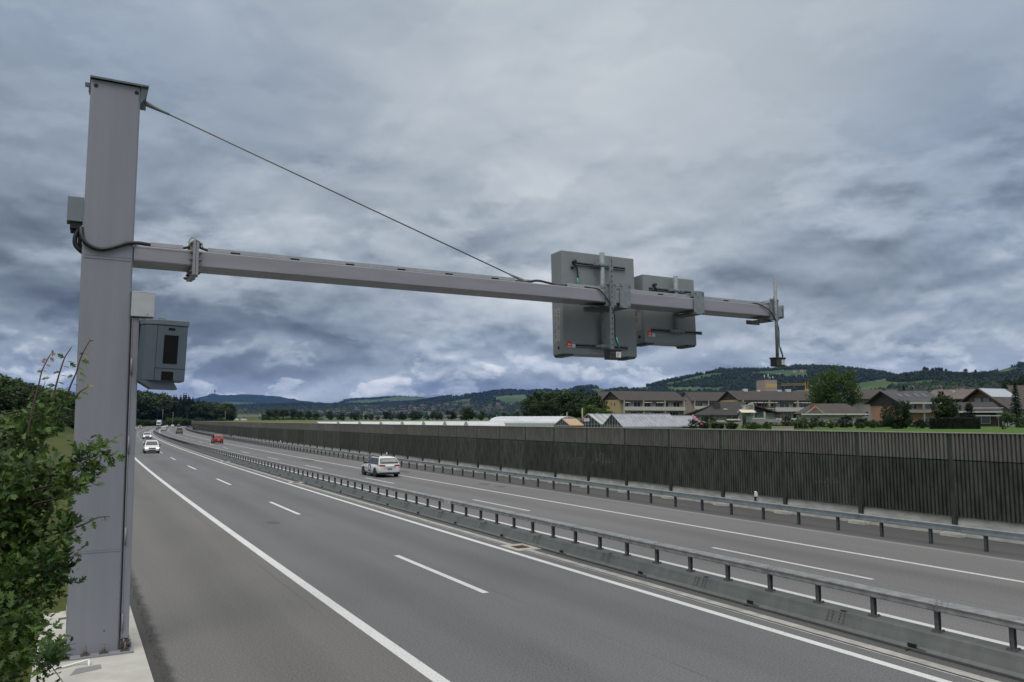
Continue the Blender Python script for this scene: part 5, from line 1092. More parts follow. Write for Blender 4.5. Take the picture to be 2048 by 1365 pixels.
def quads(C, Nn, size, asp=1.0, rng=RNG):
    """leaf-sized rhombs at C facing Nn"""
    n = len(C); r = rng.normal(size=(n, 3)); u = np.cross(Nn, r); u /= np.linalg.norm(u, axis=1)[:, None] + 1e-9; v = np.cross(Nn, u); v /= np.linalg.norm(v, axis=1)[:, None] + 1e-9
    s = np.asarray(size).reshape(-1, 1); P = np.stack([C - u * s * .5, C + v * s * .5 * asp, C + u * s * .5, C - v * s * .5 * asp], 1); return P.reshape(-1, 3), np.arange(4 * n).reshape(n, 4)
def crown_mesh(seed, shape, nleaf, lsize, clumps=46, spread=.17):
    """unit-height tree: trunk from 0, crown up to 1; shape(rng)-> clump centres and radii"""
    rng = np.random.default_rng(seed); cs, rs = shape(rng, clumps); w = rs ** 2; w = w / w.sum(); k = rng.choice(len(cs), nleaf, p=w)
    d = rng.normal(size=(nleaf, 3)); d /= np.linalg.norm(d, axis=1)[:, None]; rad = rs[k] * (.55 + .5 * rng.random(nleaf) ** .6); P = cs[k] + d * rad[:, None] * np.array([1, 1, .8]); Nn = d * .8 + rng.normal(size=d.shape) * .55 + np.array([0, 0, .35])
    V, F = quads(P, Nn, lsize * rng.uniform(.6, 1.3, nleaf), .75, rng); ct = rng.random(len(cs)); tone = np.clip(ct[k] * .6 + rng.random(nleaf) * .45, 0, 1)
    return V, F, np.repeat(tone, 4), cs
def sh_round(rng, n, rx=.36, z0=.22):
    d = rng.normal(size=(n, 3)); d /= np.linalg.norm(d, axis=1)[:, None]; r = .55 + .42 * rng.random(n); zc = (1 + z0) / 2; hz = (1 - z0) / 2; top = np.array([rx, rx, hz])
    c = d * r[:, None] * top * (1 + .16 * rng.normal(size=(n, 1))) + np.array([0, 0, zc]); rs = rng.uniform(.07, .15, n) * (1 - .25 * (c[:, 2] > .85)); c[:, 2] = np.minimum(c[:, 2], 1 - rs * .6); return c, rs
def sh_full(rng, n): return sh_round(rng, n, .50, .06)
def sh_far(rng, n): return sh_round(rng, n, .44, .0)
def sh_tall(rng, n): return sh_round(rng, n, .24, .14)
def sh_wide(rng, n): return sh_round(rng, n, .55, .16)
def sh_shrub(rng, n):
    c, rs = sh_round(rng, n, .62, -.05); c[:, 2] = np.maximum(c[:, 2], .08); return c, rs * 1.15
def sh_column(rng, n):
    z = rng.uniform(.06, .98, n); r = .13 * np.sqrt(np.maximum(.05, 1 - np.abs(z - .42) / .62)); a = rng.uniform(0, 6.28, n); return np.stack([r * np.cos(a), r * np.sin(a), z], 1), rng.uniform(.05, .09, n)
class Proto: pass
def tree_proto(seed, shape, nleaf, lsize, m, clumps=46, trunk=.03, th=.5):
    p = Proto(); V, F, tone, cs = crown_mesh(seed, shape, nleaf, lsize, clumps); p.V, p.F, p.tone, p.m, p.cs, p.trunk, p.th = V, F, tone, m, cs, trunk, th; p.me = p.mt = None; return p
def conifer_proto(seed, nleaf=2200, lsize=.05, rad=.17, m=None):
    rng = np.random.default_rng(seed); z = rng.random(nleaf) ** .8 * .88 + .1; lev = np.round(z * 17) / 17; z = lev + rng.normal(size=nleaf) * .012; R = rad * (1.02 - z) ** .8 * (.75 + .5 * rng.random(nleaf)); a = rng.uniform(0, 6.283, nleaf); arm = np.round(a * 7 / 6.283 + lev * 5) * 6.283 / 7; a = arm + rng.normal(size=nleaf) * .17; q = rng.random(nleaf) ** .6
    P = np.stack([R * q * np.cos(a), R * q * np.sin(a), z - .11 * q * R / rad], 1); Nn = np.stack([np.cos(a) * .4, np.sin(a) * .4, np.ones(nleaf)], 1) + rng.normal(size=(nleaf, 3)) * .35
    V, F = quads(P, Nn, lsize * rng.uniform(.6, 1.3, nleaf) * (1.15 - .6 * z), .55, rng); p = Proto(); p.V, p.F, p.tone, p.m, p.cs, p.trunk, p.th = V, F, np.repeat(rng.random(nleaf), 4), m or L_CON, None, .014, .93; p.me = p.mt = None; return p
def plant(p, loc, height, name, label, cat='tree', group=None, wide=1.0, rot=None, trunkless=False):
    t = thing(name, label, cat, Matrix.Translation(loc), group); r = rot if rot is not None else random.uniform(0, 6.28)
    if p.me is None:
        o = np_mesh('crown', p.V, p.F, p.m, attr={'tone': p.tone}); p.me = o.data; bpy.data.objects.remove(o)
        b = MB(); top = Vector((0, 0, p.th)); b.tube([(0, 0, -.06), (p.trunk * .2, 0, .1), (0, p.trunk * .3, p.th * .6), top], [p.trunk * 1.25, p.trunk, p.trunk * .7, p.trunk * .25], 7)
        if p.cs is not None:
            for c in p.cs[::max(1, len(p.cs) // 9)]: b.tube([(0, 0, p.th * .45), tuple(Vector((0, 0, p.th * .5)).lerp(Vector(c), .55) + Vector((0, 0, -.02))), tuple(c)], [p.trunk * .45, p.trunk * .28, p.trunk * .1], 5)
        o = b.build('trunk', [BARK]); p.mt = o.data; bpy.data.objects.remove(o)
    Ms = Matrix.Rotation(r, 4, 'Z') @ Matrix.Diagonal((height * wide, height * wide, height, 1))
    for nm, me in (('crown', p.me), ('trunk', p.mt)):
        if nm == 'trunk' and trunkless: continue
        o = bpy.data.objects.new(nm, me); COL.objects.link(o); o.parent = t; o.matrix_local = Ms
    return t
P_DEC = [tree_proto(10 + k, sh_round, 3000, .060, L_DEC, 52) for k in range(3)]; P_BRI = [tree_proto(20 + k, sh_round, 2600, .060, L_BRIGHT, 48) for k in range(2)]; P_TALL = [tree_proto(30 + k, sh_tall, 2600, .048, L_DEC, 48) for k in range(2)]; P_SHR = [tree_proto(40 + k, sh_shrub, 1500, .085, L_BUSH, 34, .03, .4) for k in range(3)]; P_CON = [conifer_proto(50 + k) for k in range(3)]; P_DSH = [tree_proto(60, sh_shrub, 3200, .06, L_DARK, 46, .03, .4)]; P_PALE = [tree_proto(70, sh_shrub, 1400, .085, L_PALE, 30, .03, .4)]; P_COL = [tree_proto(75, sh_column, 1800, .05, L_DARK, 50, .02, .6)]
P_FAR = [tree_proto(90 + k, sh_far, 1500, .085, L_DARK if k else L_DEC, 40, .02, .4) for k in range(3)]
P_HERO = tree_proto(80, sh_full, 11000, .034, leaf_mat('leaves_ash', (.014, .038, .008), (.058, .105, .016)), 95, .03, .5); P_HERO2 = tree_proto(81, sh_shrub, 9000, .052, L_DARK, 80)
def top_tree(p, px, D, ytop, name, label, **kw):
    loc = at_px(px, D); return plant(p, loc, z_of(ytop, D) - loc.z, name, label, **kw)
# beyond the wall, one by one
top_tree(P_HERO, 1671, 172, 733, 'ash_tree', 'big bright green tree standing tall between the flats and the orange house', wide=.86)
for k, (px, D, y, pr, lb) in enumerate(((1062, 205, 792, P_DEC[0], 'leftmost dark tree of the clump beside the white polytunnel'), (1088, 215, 781, P_DEC[1], 'rounded dark tree second from the left in the clump behind the polytunnel'), (1112, 225, 778, P_BRI[0], 'lighter green tree at the top of the clump behind the polytunnel'), (1138, 210, 781, P_DEC[2], 'dark broad tree in the middle of the clump behind the orange shed'), (1163, 214, 779, P_DEC[0], 'tall dark tree right of the middle of the clump'), (1186, 200, 790, P_DEC[1], 'dark tree at the right of the clump, touching the apartment block'), (1180, 150, 806, P_BRI[1], 'low lighter green tree right behind the striped glasshouse'), (1206, 165, 814, P_BRI[0], 'small green tree in front of the ochre end wall'), (1100, 180, 800, P_DEC[2], 'low front tree of the clump above the polytunnel roof'), (1150, 185, 800, P_DEC[0], 'low dark front tree of the clump above the glasshouse'), (1045 + 30, 190, 803, P_DEC[1], 'low dark front tree at the left end of the clump'))): top_tree(pr, px, D, y, 'broadleaf_tree', lb, wide=1.15)
top_tree(P_DEC[2], 938, 330, 815, 'lone_tree', 'dark round tree standing alone in the flat field', wide=1.15)
top_tree(P_HERO2, 1790, 92, 800, 'dense_bush', 'very dark dense bush in front of the orange house', cat='bush', wide=.80); top_tree(P_DEC[0], 1884, 100, 783, 'garden_tree', 'rounded dark tree in front of the pink-roofed house', wide=.95); top_tree(P_CON[0], 2029, 100, 762, 'spruce_tree', 'dark spruce in front of the tin-roofed chalet', wide=1.1); top_tree(P_HERO2, 2026, 150, 754, 'spreading_tree', 'wide dark green tree crown above the chalet roofs', wide=.72)
top_tree(P_COL[0], 1934, 104, 808, 'cypress', 'dark columnar evergreen in front of the low dark house', wide=1.3); top_tree(P_CON[1], 1806 + 0, 320, 769, 'spruce_tree', 'small pointed dark spruce behind the skylight roof')
for px, D, y, pr, lb in ((1424, 104, 842, P_PALE[0], 'pale flowering shrub beside the pink edged glasshouse'), (1415, 112, 830, P_DSH[0], 'dark shrub against the white wall of the split-level house'), (1459, 100, 841, P_SHR[0], 'round bright green shrub in front of the split-level house'), (1505, 98, 848, P_SHR[1], 'low wide green shrub right of the round one'), (1530, 97, 849, P_SHR[2], 'low green shrub in front of the wooden balcony'), (1385, 105, 838, P_DSH[0], 'dark shrub under the pink glasshouse edge'), (1570, 118, 832, P_DSH[0], 'dark shrub left of the bungalow'), (1601, 116, 830, P_SHR[0], 'mixed green shrub before the bungalow gable'), (1628, 112, 834, P_DSH[0], 'dark reddish shrub under the brick chimney'), (1658, 104, 837, P_PALE[0], 'pale domed shrub in front of the bungalow window'), (1690, 106, 830, P_DSH[0], 'wispy dark shrub by the bungalow corner'), (1716, 96, 842, P_SHR[1], 'low green shrub left of the orange wall'), (1738, 95, 838, P_SHR[2], 'green shrub under the orange wall'), (1836, 92, 838, P_DSH[0], 'dark shrub left of the clipped hedge'), (2010, 96, 822, P_BRI[1], 'leafy bright green small tree before the chalet garage'), (2040, 94, 826, P_SHR[0], 'bright green shrub at the edge of the view'), (1958, 110, 836, P_SHR[1], 'small yellow green shrub by the garage'), (2000, 84, 849, P_DSH[0], 'low dark shrub on the lawn before the chalet'), (1650, 150, 835, P_DSH[0], 'dark hedge shrub behind the fence posts')): top_tree(pr, px, D, y, 'shrub', lb, cat='shrub', wide=.95 if pr not in P_SHR[1:] else 1.1)
t = house_at(1904, 88, 3, 'clipped_hedge', 'dark clipped box hedge with a flat top painted lighter as if lit on the lawn', 'hedge'); z0 = t.matrix_world.translation.z; hh = z_of(836.5, 88) - z0
rng = np.random.default_rng(5); n = 5200; P = np.stack([rng.uniform(-2.4, 2.4, n), rng.uniform(-.6, .6, n), rng.uniform(0, hh, n)], 1); fc = rng.integers(0, 3, n); P[fc == 0, 1] = np.where(rng.random((fc == 0).sum()) < .7, -.6, .6); P[fc == 1, 2] = hh; P[fc == 2, 0] = np.where(rng.random((fc == 2).sum()) < .5, -2.4, 2.4)
V, F = quads(P, rng.normal(size=P.shape) + np.array([0, -.3, .6]), rng.uniform(.07, .16, n), .7, rng); np_mesh('foliage', V, F, L_DARK, parent=t, attr={'tone': np.repeat(rng.random(n) * .6 + .4 * (P[:, 2] > hh - .02), 4)}); b = MB(); b.box(-2.3, 2.3, -.5, .5, -.3, hh - .08); b.build('core', [L_DARK], t)  # top leaves get a lighter tone, painting in the light on the hedge top
for k in range(46): px = 1402 + k * 10.2 + random.uniform(-5, 5); top_tree(random.choice(P_DSH + P_SHR + P_FAR), px, random.uniform(98, 108), random.uniform(836, 847) if px > 1555 else random.uniform(841, 850), 'garden_shrub', 'dark garden shrub in the hedge line between the lawn and the houses', cat='shrub', group='shrubs along the gardens behind the lawn', wide=1.5)
# row of trees across the field, and single ones before the village
for k, (px, D, y, pr) in enumerate(((540, 640, 818, P_TALL[0]), (552, 660, 815, P_TALL[1]), (569, 650, 818, P_DEC[1]), (588, 650, 817, P_TALL[0]), (602, 640, 822, P_DEC[0]), (618, 655, 823, P_DEC[2]), (530, 635, 828, P_DEC[0]), (634, 660, 826, P_DEC[1]))): top_tree(pr, px, D, y, 'field_tree', ['tall slim tree at the left end of the field row', 'taller slim tree, second in the row across the field', 'rounded tree in the row across the field, third from the left', 'pointed tree in the middle of the row across the field', 'round tree right of the middle of the field row', 'low round tree near the right end of the field row', 'low bushy tree at the far left foot of the field row', 'last small tree at the right end of the field row'][k], wide=1.2)
for k in range(34):
    px = 655 + k * 11.6 + random.uniform(-6, 6); D = random.uniform(520, 800); top_tree(random.choice(P_FAR + P_TALL), px, D, random.uniform(820, 833), 'far_tree', 'dark tree in the broken line of trees before the distant village', group='trees before the distant village', wide=1.15)
for k in range(22): px = 528 + k * 5.6; top_tree(random.choice(P_SHR), px, 630 + random.uniform(-10, 10), random.uniform(832, 836), 'field_shrub', 'dark shrub along the foot of the tree row in the field', cat='shrub', group='shrubs under the field tree row')
# forest beyond the bend
forest_top = [(268, 778), (285, 780), (300, 781), (315, 786), (331, 788), (345, 792), (356, 791), (366, 790), (374, 786), (384, 793), (396, 796), (410, 801), (425, 803), (440, 804), (455, 806), (466, 813)]
def ftop(px): return float(np.interp(px, [a for a, _ in forest_top], [b for _, b in forest_top]))
k = 0
for row, (D0, dy) in enumerate(((560, 5), (600, 2), (640, 0))):
    for px in np.arange(262, 470, 6.2):
        x = px + random.uniform(-3, 3); con = (310 < x < 405 and random.random() < .75) or random.random() < .22; D = D0 + random.uniform(-15, 15); y = ftop(x) + dy + random.uniform(0, 7) - (3 if con and row == 2 else 0)
        pr = random.choice(P_CON) if con else random.choice(P_DEC + P_TALL + (P_BRI if x < 330 or x > 410 else []))
        top_tree(pr, x, D, y, 'spruce_tree' if con else 'forest_tree', 'dark pointed spruce in the forest edge beyond the bend' if con else 'broad green tree in the forest edge beyond the bend', group='spruces of the forest beyond the bend' if con else 'broad trees of the forest beyond the bend', wide=1.25 if con else 1.3)
for x in np.arange(268, 462, 8.5): top_tree(random.choice(P_SHR + P_BRI), x + random.uniform(-3, 3), 535 + random.uniform(-12, 8), random.uniform(833, 840) if x > 340 else random.uniform(838, 842), 'forest_shrub', 'light green shrub along the foot of the forest beyond the bend', cat='shrub', group='shrubs at the foot of the forest', wide=1.3)
# wooded slope on the left
k = 0
for s in np.arange(95, 720, 17):
    for d0 in (-19, -27, -37, -50):
        s_, d_ = s + random.uniform(-7, 7), d0 + random.uniform(-3.5, 3.5); p = rp(s_, d_); p.z = tz(p.x, p.y)
        px = 1024 + FPX * p.x / p.y
        if not (-60 < px < 175) or p.y < 60: continue
        if s_ < 150 and d0 > -22: continue
        h = {-19: random.uniform(3.5, 7), -27: random.uniform(7, 11), -37: random.uniform(9, 13.5), -50: random.uniform(11, 16)}[d0] * (.85 if s < 250 else 1.0)
        ymax = np.interp(px, [-60, 0, 60, 110, 160], [738, 747, 765, 778, 785]); h = min(h, max(3.0, z_of(ymax + random.uniform(0, 10), p.y) - p.z))
        pr = random.choice(P_BRI + P_BRI + P_DEC) if d0 > -40 else random.choice(P_DEC + P_TALL + P_CON[:1])
        plant(pr, p, h, 'slope_tree', 'leafy green tree on the wooded slope left of the mast', group='trees on the wooded slope', wide=1.25)

# ------------------------------------------------------------------ the hawthorn bush close by on the left
def px3(px, py, D): return Vector(((px - 1024) / FPX * D, D, z_of(py, D)))
haw = thing('hawthorn_bush', 'dark green lobed-leaf bush with reddish shoot tips in front of the mast', 'bush', Matrix())
L_HAW = leaf_mat('leaves_hawthorn', (.014, .040, .010), (.096, .168, .032), rough=.45, objvar=0, nscale=2.2, trans=.28); L_RED = mat('young_red_leaves', (.20, .075, .035), .5, var=.3, scale=20, col2=(.15, .14, .04)); STEM = mat('young_stem', (.085, .050, .040), .7, var=.2); TWIG = mat('twig_green', (.075, .085, .035), .7, var=.2)
half = [(0.0, 0.0), (.03, .22), (.15, .26), (.40, .44), (.36, .52), (.12, .44), (.20, .58), (.36, .80), (.29, .84), (.10, .70), (.13, .92), (.07, 1.02), (0, 1.04)]
leaf_v = [(x, y, .16 * abs(x) - .10 * y * y) for x, y in half] + [(-x, y, .16 * abs(x) - .10 * y * y) for x, y in half[1:-1]]
nh = len(half); leaf_f = [tuple(range(nh)), tuple([nh - 1] + [nh + k for k in range(nh - 3, -1, -1)] + [0])]
LEAF = np.array(leaf_v); 
tri = []
def fan(idx, spine):                         # cut the lobed outline into small pieces about the midrib
    for a, b in zip(idx, idx[1:]): tri.append((a, b))
def leaf_cloud(points, dirs, sizes, tones, rng):
    n = len(points); y = dirs / (np.linalg.norm(dirs, axis=1)[:, None] + 1e-9); up = rng.normal(size=(n, 3)) * .55 + np.array([0, -.35, 1.0]); z = up - y * (up * y).sum(1)[:, None]; z /= np.linalg.norm(z, axis=1)[:, None]; x = np.cross(y, z)
    V = points[:, None, :] + sizes[:, None, None] * (LEAF[None, :, 0:1] * x[:, None, :] + LEAF[None, :, 1:2] * y[:, None, :] + LEAF[None, :, 2:3] * z[:, None, :]); return V.reshape(-1, 3), np.repeat(tones, len(LEAF))
BL = [(40, 1000, 4.7, 100), (10, 945, 5.0, 62), (20, 1110, 4.7, 110), (90, 1150, 4.5, 70), (125, 1125, 4.5, 36), (52, 905, 5.2, 44), (185, 922, 4.6, 26), (160, 945, 4.6, 30), (128, 972, 4.7, 24), (165, 978, 4.55, 20), (205, 905, 4.55, 16), (70, 872, 5.1, 30), (108, 848, 5.2, 22), (88, 805, 5.3, 14), (95, 838, 5.4, 17), (128, 815, 5.2, 13), (60, 850, 5.4, 18), (80, 1040, 4.7, 50), (150, 1062, 4.6, 20), (160, 1050, 4.6, 14), (15, 880, 5.4, 36), (30, 1265, 4.2, 85), (95, 1290, 4.1, 52), (140, 1312, 4.0, 22), (15, 1345, 4.2, 60), (65, 1205, 4.4, 40), (150, 1118, 4.5, 18), (100, 1250, 4.2, 36), (40, 1185, 4.6, 70), (0, 1040, 4.8, 90), (70, 960, 4.9, 60)]
rng = np.random.default_rng(21); pts, dirs, sz, tn = [], [], [], []; bb = MB(); root = px3(-160, 1500, 4.9)
for (px, py, D, r) in BL:
    c = px3(px, py, D); R = r / FPX * D; R *= .80; c = px3(px - 7, py, D); nt = int(7 + 3700 * R * R); anchor = c + Vector((-.25, .15, -.28)) * (R / .3) * .8
    if px < 45: bb.tube(smooth_path([tuple(root.lerp(anchor, .35) + Vector((0, 0, -.1))), tuple(root.lerp(anchor, .72)), tuple(anchor), tuple(c)], 4), [.013] * 5 + [.009] * 4 + [.005] * 4, 5)
    else: bb.tube([tuple(anchor + Vector((-.22, .05, -.05))), tuple(anchor), tuple(c)], [.006, .005, .003], 5)
    for _ in range(nt):
        o = Vector(rng.normal(size=3)); o.normalize(); o *= R * (rng.random() ** .45); base = c + Vector((o.x, o.y * .9, o.z * .85)); g_ = (o.normalized() * .8 + Vector((.25, -.1, .45)) + Vector(rng.normal(size=3)) * .35).normalized(); L = rng.uniform(.06, .14); tone = rng.random() ** 1.4 * .85
        if rng.random() < .35: bb.tube([tuple(base - g_ * .03), tuple(base + g_ * L)], [.0028, .0014], 4, 1, cap=False)
        for q in range(int(rng.integers(4, 7))):
            p = base + g_ * L * (q / 5); side = Vector(rng.normal(size=3)); side = (side - g_ * side.dot(g_)).normalized(); pts.append(p); dirs.append(g_ * .55 + side * .85 + Vector((0, 0, .12))); sz.append(.022 + .036 * rng.random() ** 1.3); tn.append(min(1, max(0, tone + rng.normal() * .15 + (.35 if rng.random() < .06 else 0))))
V, T = leaf_cloud(np.array(pts), np.array(dirs), np.array(sz), np.array(tn), rng); n = len(pts); k_ = len(LEAF)
# split every lobed leaf into quads along the midrib
pair = [(i, nh - 1 + i) for i in range(1, nh - 1)]
strips = [(0, 1, 2, 3), (0, 3, 4, 5), (0, 5, 6, 12), (6, 7, 8, 9), (6, 9, 10, 12), (10, 11, 12, 12)]
mirror = lambda i: i if i in (0, 12) else nh - 1 + i
fl = []
for q in strips:
    q = list(q)
    fl.append(q); fl.append([mirror(i) for i in q][::-1])
tris = []
for q in fl:
    tris.append((q[0], q[1], q[2])); 
    if q[2] != q[3]: tris.append((q[0], q[2], q[3]))
tris = np.array([t_ for t_ in tris if len(set(t_)) == 3]); F = (np.arange(n)[:, None, None] * k_ + tris[None]).reshape(-1, 3)
np_mesh('leaves', V, F, L_HAW, parent=haw, attr={'tone': T}); bb.build('branches', [BARK, TWIG], haw)
def shoot(path, D, reds, leaf_px, seed):
    r = np.random.default_rng(seed); P = smooth_path([px3(x, y, D) for x, y in path], 5); b = MB(); b.tube(P, list(np.linspace(.006, .0022, len(P))), 6); s = b.build('shoot', [STEM], haw)
    for nm, lst, m, a, z_ in (('young_leaves', reds, L_RED, .022, .036), ('leaves', leaf_px, L_HAW, .034, .052)):
        if not lst: continue
        ps, ds = [], []
        for x, y, dx_, dy_ in lst: ps.append(px3(x, y, D)); ds.append(Vector((dx_, r.uniform(-.4, .4), -dy_)))
        V, T = leaf_cloud(np.array(ps), np.array(ds), r.uniform(a, z_, len(ps)), r.uniform(.55, 1, len(ps)), r); np_mesh(nm, V, (np.arange(len(ps))[:, None, None] * k_ + tris[None]).reshape(-1, 3), m, parent=s, attr={'tone': T})
shoot([(60, 875), (70, 810), (78, 770), (83, 742), (95, 715), (100, 708)], 4.9, [(92, 722, -1, -.3), (96, 718, .8, -1), (100, 712, 1, -.4), (101, 709, 0, -1), (88, 727, -.8, -.6), (98, 716, .6, .6), (90, 730, .8, .3), (83, 742, 1, .2)], [(82, 760, .9, -.3), (83, 745, -.8, -.2)], 1)
shoot([(108, 800), (113, 770), (120, 740), (127, 716), (134, 704), (140, 694)], 4.9, [], [(126, 716, -1, -.5), (130, 723, 1, .1), (124, 733, .9, .2), (120, 744, -.8, .2), (118, 752, .9, .0), (138, 726, .6, .5), (116, 765, .8, .2), (113, 772, -.9, -.1), (112, 780, 1, 0)], 2)
shoot([(136, 790), (143, 768), (152, 745), (158, 720), (166, 700), (176, 681)], 4.9, [(174, 690, .8, .3), (176, 684, .8, -.3), (172, 696, -1, .1), (168, 699, .9, .6), (176, 682, -.3, -1), (165, 706, -.8, .3), (166, 712, .8, .5)], [(160, 722, 1, .3), (155, 736, 1, .5), (158, 744, .6, .6), (155, 760, 1, .2), (148, 770, 1, .1), (143, 786, 1, .1), (150, 797, 1, .0), (146, 752, -.8, .2), (140, 775, -.7, .4)], 3)
shoot([(150, 800), (160, 786), (168, 780), (178, 774)], 4.9, [(172, 777, .7, .8), (178, 774, 1, -.2), (176, 774, .2, -1)], [(166, 784, .9, .4)], 4)
shoot([(168, 1050), (188, 1042), (208, 1032), (228, 1029)], 4.6, [(222, 1030, .5, 1), (226, 1029, 1, .2), (219, 1031, -.2, 1)], [(180, 1046, .4, 1), (200, 1038, .5, .9), (192, 1041, .6, -.8)], 5)
# grass on the verge beside the slab
rng = np.random.default_rng(31); n = 15000; s_ = rng.uniform(42, 120, n) ** 1.0; d_ = -rng.uniform(9.2, 19, n); nearer = rng.random(n) < .45; s_[nearer] = rng.uniform(41, 62, nearer.sum())
a_ = A0 - s_ / RAD; r_ = RAD - d_; base = np.stack([CX + r_ * np.cos(a_), CY + r_ * np.sin(a_), terrain_z(s_, d_)], 1); hgt = rng.uniform(.10, .42, n) * (1 + .5 * np.sin(s_ * .7) * np.sin(d_ * 1.3)); ln = rng.normal(size=(n, 3)) * np.array([.35, .35, 0]); ln[:, 2] = 1
wv = rng.normal(size=(n, 3)) * np.array([1, 1, 0]); wv /= np.linalg.norm(wv, axis=1)[:, None]; wd = rng.uniform(.010, .024, n)[:, None]
V = np.stack([base - wv * wd, base + wv * wd, base + ln * hgt[:, None]], 1).reshape(-1, 3); o = np_mesh('grass', V, np.arange(3 * n).reshape(n, 3), leaf_mat('grass_blade', (.040, .070, .012), (.15, .165, .045), objvar=0, nscale=.3, trans=.2), attr={'tone': np.repeat(rng.random(n), 3)})
tag(o, 'tall green grass on the verge beside the concrete slab', 'grass', kind='stuff')
n = 900; s_ = rng.uniform(42, 70, n); d_ = -7.36 + np.abs(rng.normal(size=n)) * .07; a_ = A0 - s_ / RAD; r_ = RAD - d_; base = np.stack([CX + r_ * np.cos(a_), CY + r_ * np.sin(a_), -SLOPE * d_], 1); wv = rng.normal(size=(n, 3)) * np.array([1, 1, 0]); wv /= np.linalg.norm(wv, axis=1)[:, None]; ln = rng.normal(size=(n, 3)) * np.array([.7, .7, 0]); ln[:, 2] = .7; hgt = rng.uniform(.015, .05, n)[:, None]
V = np.stack([base - wv * .006, base + wv * .006, base + ln * hgt], 1).reshape(-1, 3); o = np_mesh('weeds', V, np.arange(3 * n).reshape(n, 3), leaf_mat('weed_blade', (.03, .04, .012), (.09, .10, .02), objvar=0, trans=0), attr={'tone': np.repeat(rng.random(n), 3)}); tag(o, 'moss and small weeds along the edge of the slab', 'weeds', kind='stuff')

# ------------------------------------------------------------------ hills, distant woods and villages
HILLS = {  # crest as seen (x, y), distance of foot and crest
 'blue_hill': ([(330, 806), (395, 797), (410, 792), (425, 789), (445, 791), (475, 790.5), (515, 791), (540, 792), (575, 796), (600, 801), (620, 804), (660, 808), (720, 812)], 5200, 9000),
 'meadow_hill': ([(640, 812), (680, 806), (690, 801), (705, 798.5), (740, 797), (770, 795), (800, 793.5), (845, 796), (880, 800), (960, 806)], 4000, 6800),
 'wooded_hill': ([(380, 818), (420, 813), (500, 808), (600, 805), (680, 808), (760, 806), (830, 801), (860, 796), (890, 791), (930, 788), (960, 785), (990, 780), (1015, 778), (1050, 780), (1090, 778), (1140, 783), (1230, 800)], 1700, 4600),
 'round_hill': ([(1090, 800), (1120, 785), (1140, 777), (1155, 772), (1185, 770), (1205, 774), (1220, 778), (1260, 790)], 1500, 3400),
 'high_hill': ([(1110, 815), (1180, 790), (1210, 780), (1240, 775), (1290, 770), (1310, 765), (1340, 757), (1370, 752), (1400, 746), (1430, 740), (1450, 737), (1480, 735.5), (1525, 736.5), (1560, 734), (1600, 729), (1640, 729.5), (1680, 732), (1720, 736), (1760, 741), (1790, 747), (1840, 765), (1900, 790)], 800, 2700),
 'back_hill': ([(1880, 770), (1940, 752), (1995, 738), (2020, 731), (2048, 723), (2090, 712), (2200, 700), (2320, 705)], 1500, 2600),
 'near_ridge': ([(1660, 800), (1720, 772), (1765, 757), (1800, 748), (1830, 743), (1860, 740), (1900, 743), (1940, 745), (1985, 743), (2010, 745), (2048, 740), (2120, 738), (2250, 745), (2350, 760)], 650, 1500)}
MEADOWS = {
 'blue_hill': [[(430, 815), (490, 812), (520, 806), (450, 805)]],
 'meadow_hill': [[(745, 801), (800, 794), (850, 797), (872, 800), (790, 804)], [(690, 806), (735, 800), (770, 803), (730, 808)], [(800, 806), (850, 802), (860, 806)]],
 'wooded_hill': [[(895, 806), (925, 800), (947, 797), (938, 806), (910, 809)], [(900, 791), (930, 789), (928, 793), (905, 795)], [(985, 795), (1050, 790), (1060, 806), (1010, 812)], [(700, 812), (760, 810), (765, 815), (705, 818)], [(480, 822), (540, 820), (535, 828), (470, 828)], [(560, 822), (620, 826), (1060, 826), (1080, 842), (400, 842), (450, 830)]],
 'round_hill': [[(1180, 778), (1215, 776), (1225, 790), (1190, 788)]],
 'high_hill': [[(1325, 769), (1380, 757), (1408, 749), (1461, 745), (1440, 752), (1380, 762), (1345, 770)], [(1326, 774), (1420, 776), (1455, 775), (1440, 784), (1349, 785)], [(1503, 746), (1560, 741), (1614, 741), (1616, 755), (1582, 754), (1556, 752), (1506, 750)], [(1585, 783), (1624, 776), (1640, 790), (1590, 795)], [(1700, 768), (1740, 763), (1790, 756), (1800, 790), (1690, 790)], [(1240, 779), (1290, 774), (1320, 772), (1290, 781)], [(1150, 812), (1900, 796), (1900, 842), (1100, 842)]],
 'back_hill': [[(1994, 737), (2044, 735), (2020, 743), (2002, 749)]],
 'near_ridge': [[(1690, 778), (1710, 758), (1775, 752), (1773, 764), (1800, 765), (1870, 761), (1890, 764), (1862, 771), (1800, 775)], [(1660, 776), (2350, 774), (2350, 842), (1640, 842)]]}
def inpoly(x, y, poly):
    c = np.zeros(x.shape, bool); n = len(poly)
    for i in range(n):
        (x0, y0), (x1, y1) = poly[i], poly[i - 1]
        c ^= ((y0 > y) != (y1 > y)) & (x < (x1 - x0) * (y - y0) / (y1 - y0 + 1e-9) + x0)
    return c
TREEH = {'wooded_hill': 8, 'round_hill': 9, 'high_hill': 7.5, 'back_hill': 8, 'near_ridge': 5.5}
def hill_pts(name, px, t):
    cr, D0, D1 = HILLS[name]; yc = np.interp(px, [a for a, _ in cr], [b for _, b in cr]); D = D0 + (D1 - D0) * t
    yc = yc + TREEH.get(name, 0) / D1 * FPX; y = 842 + (yc - 842) * t; return (px - 1024) / FPX * D, D, CAM_H + (840.33 - y) / FPX * D, y
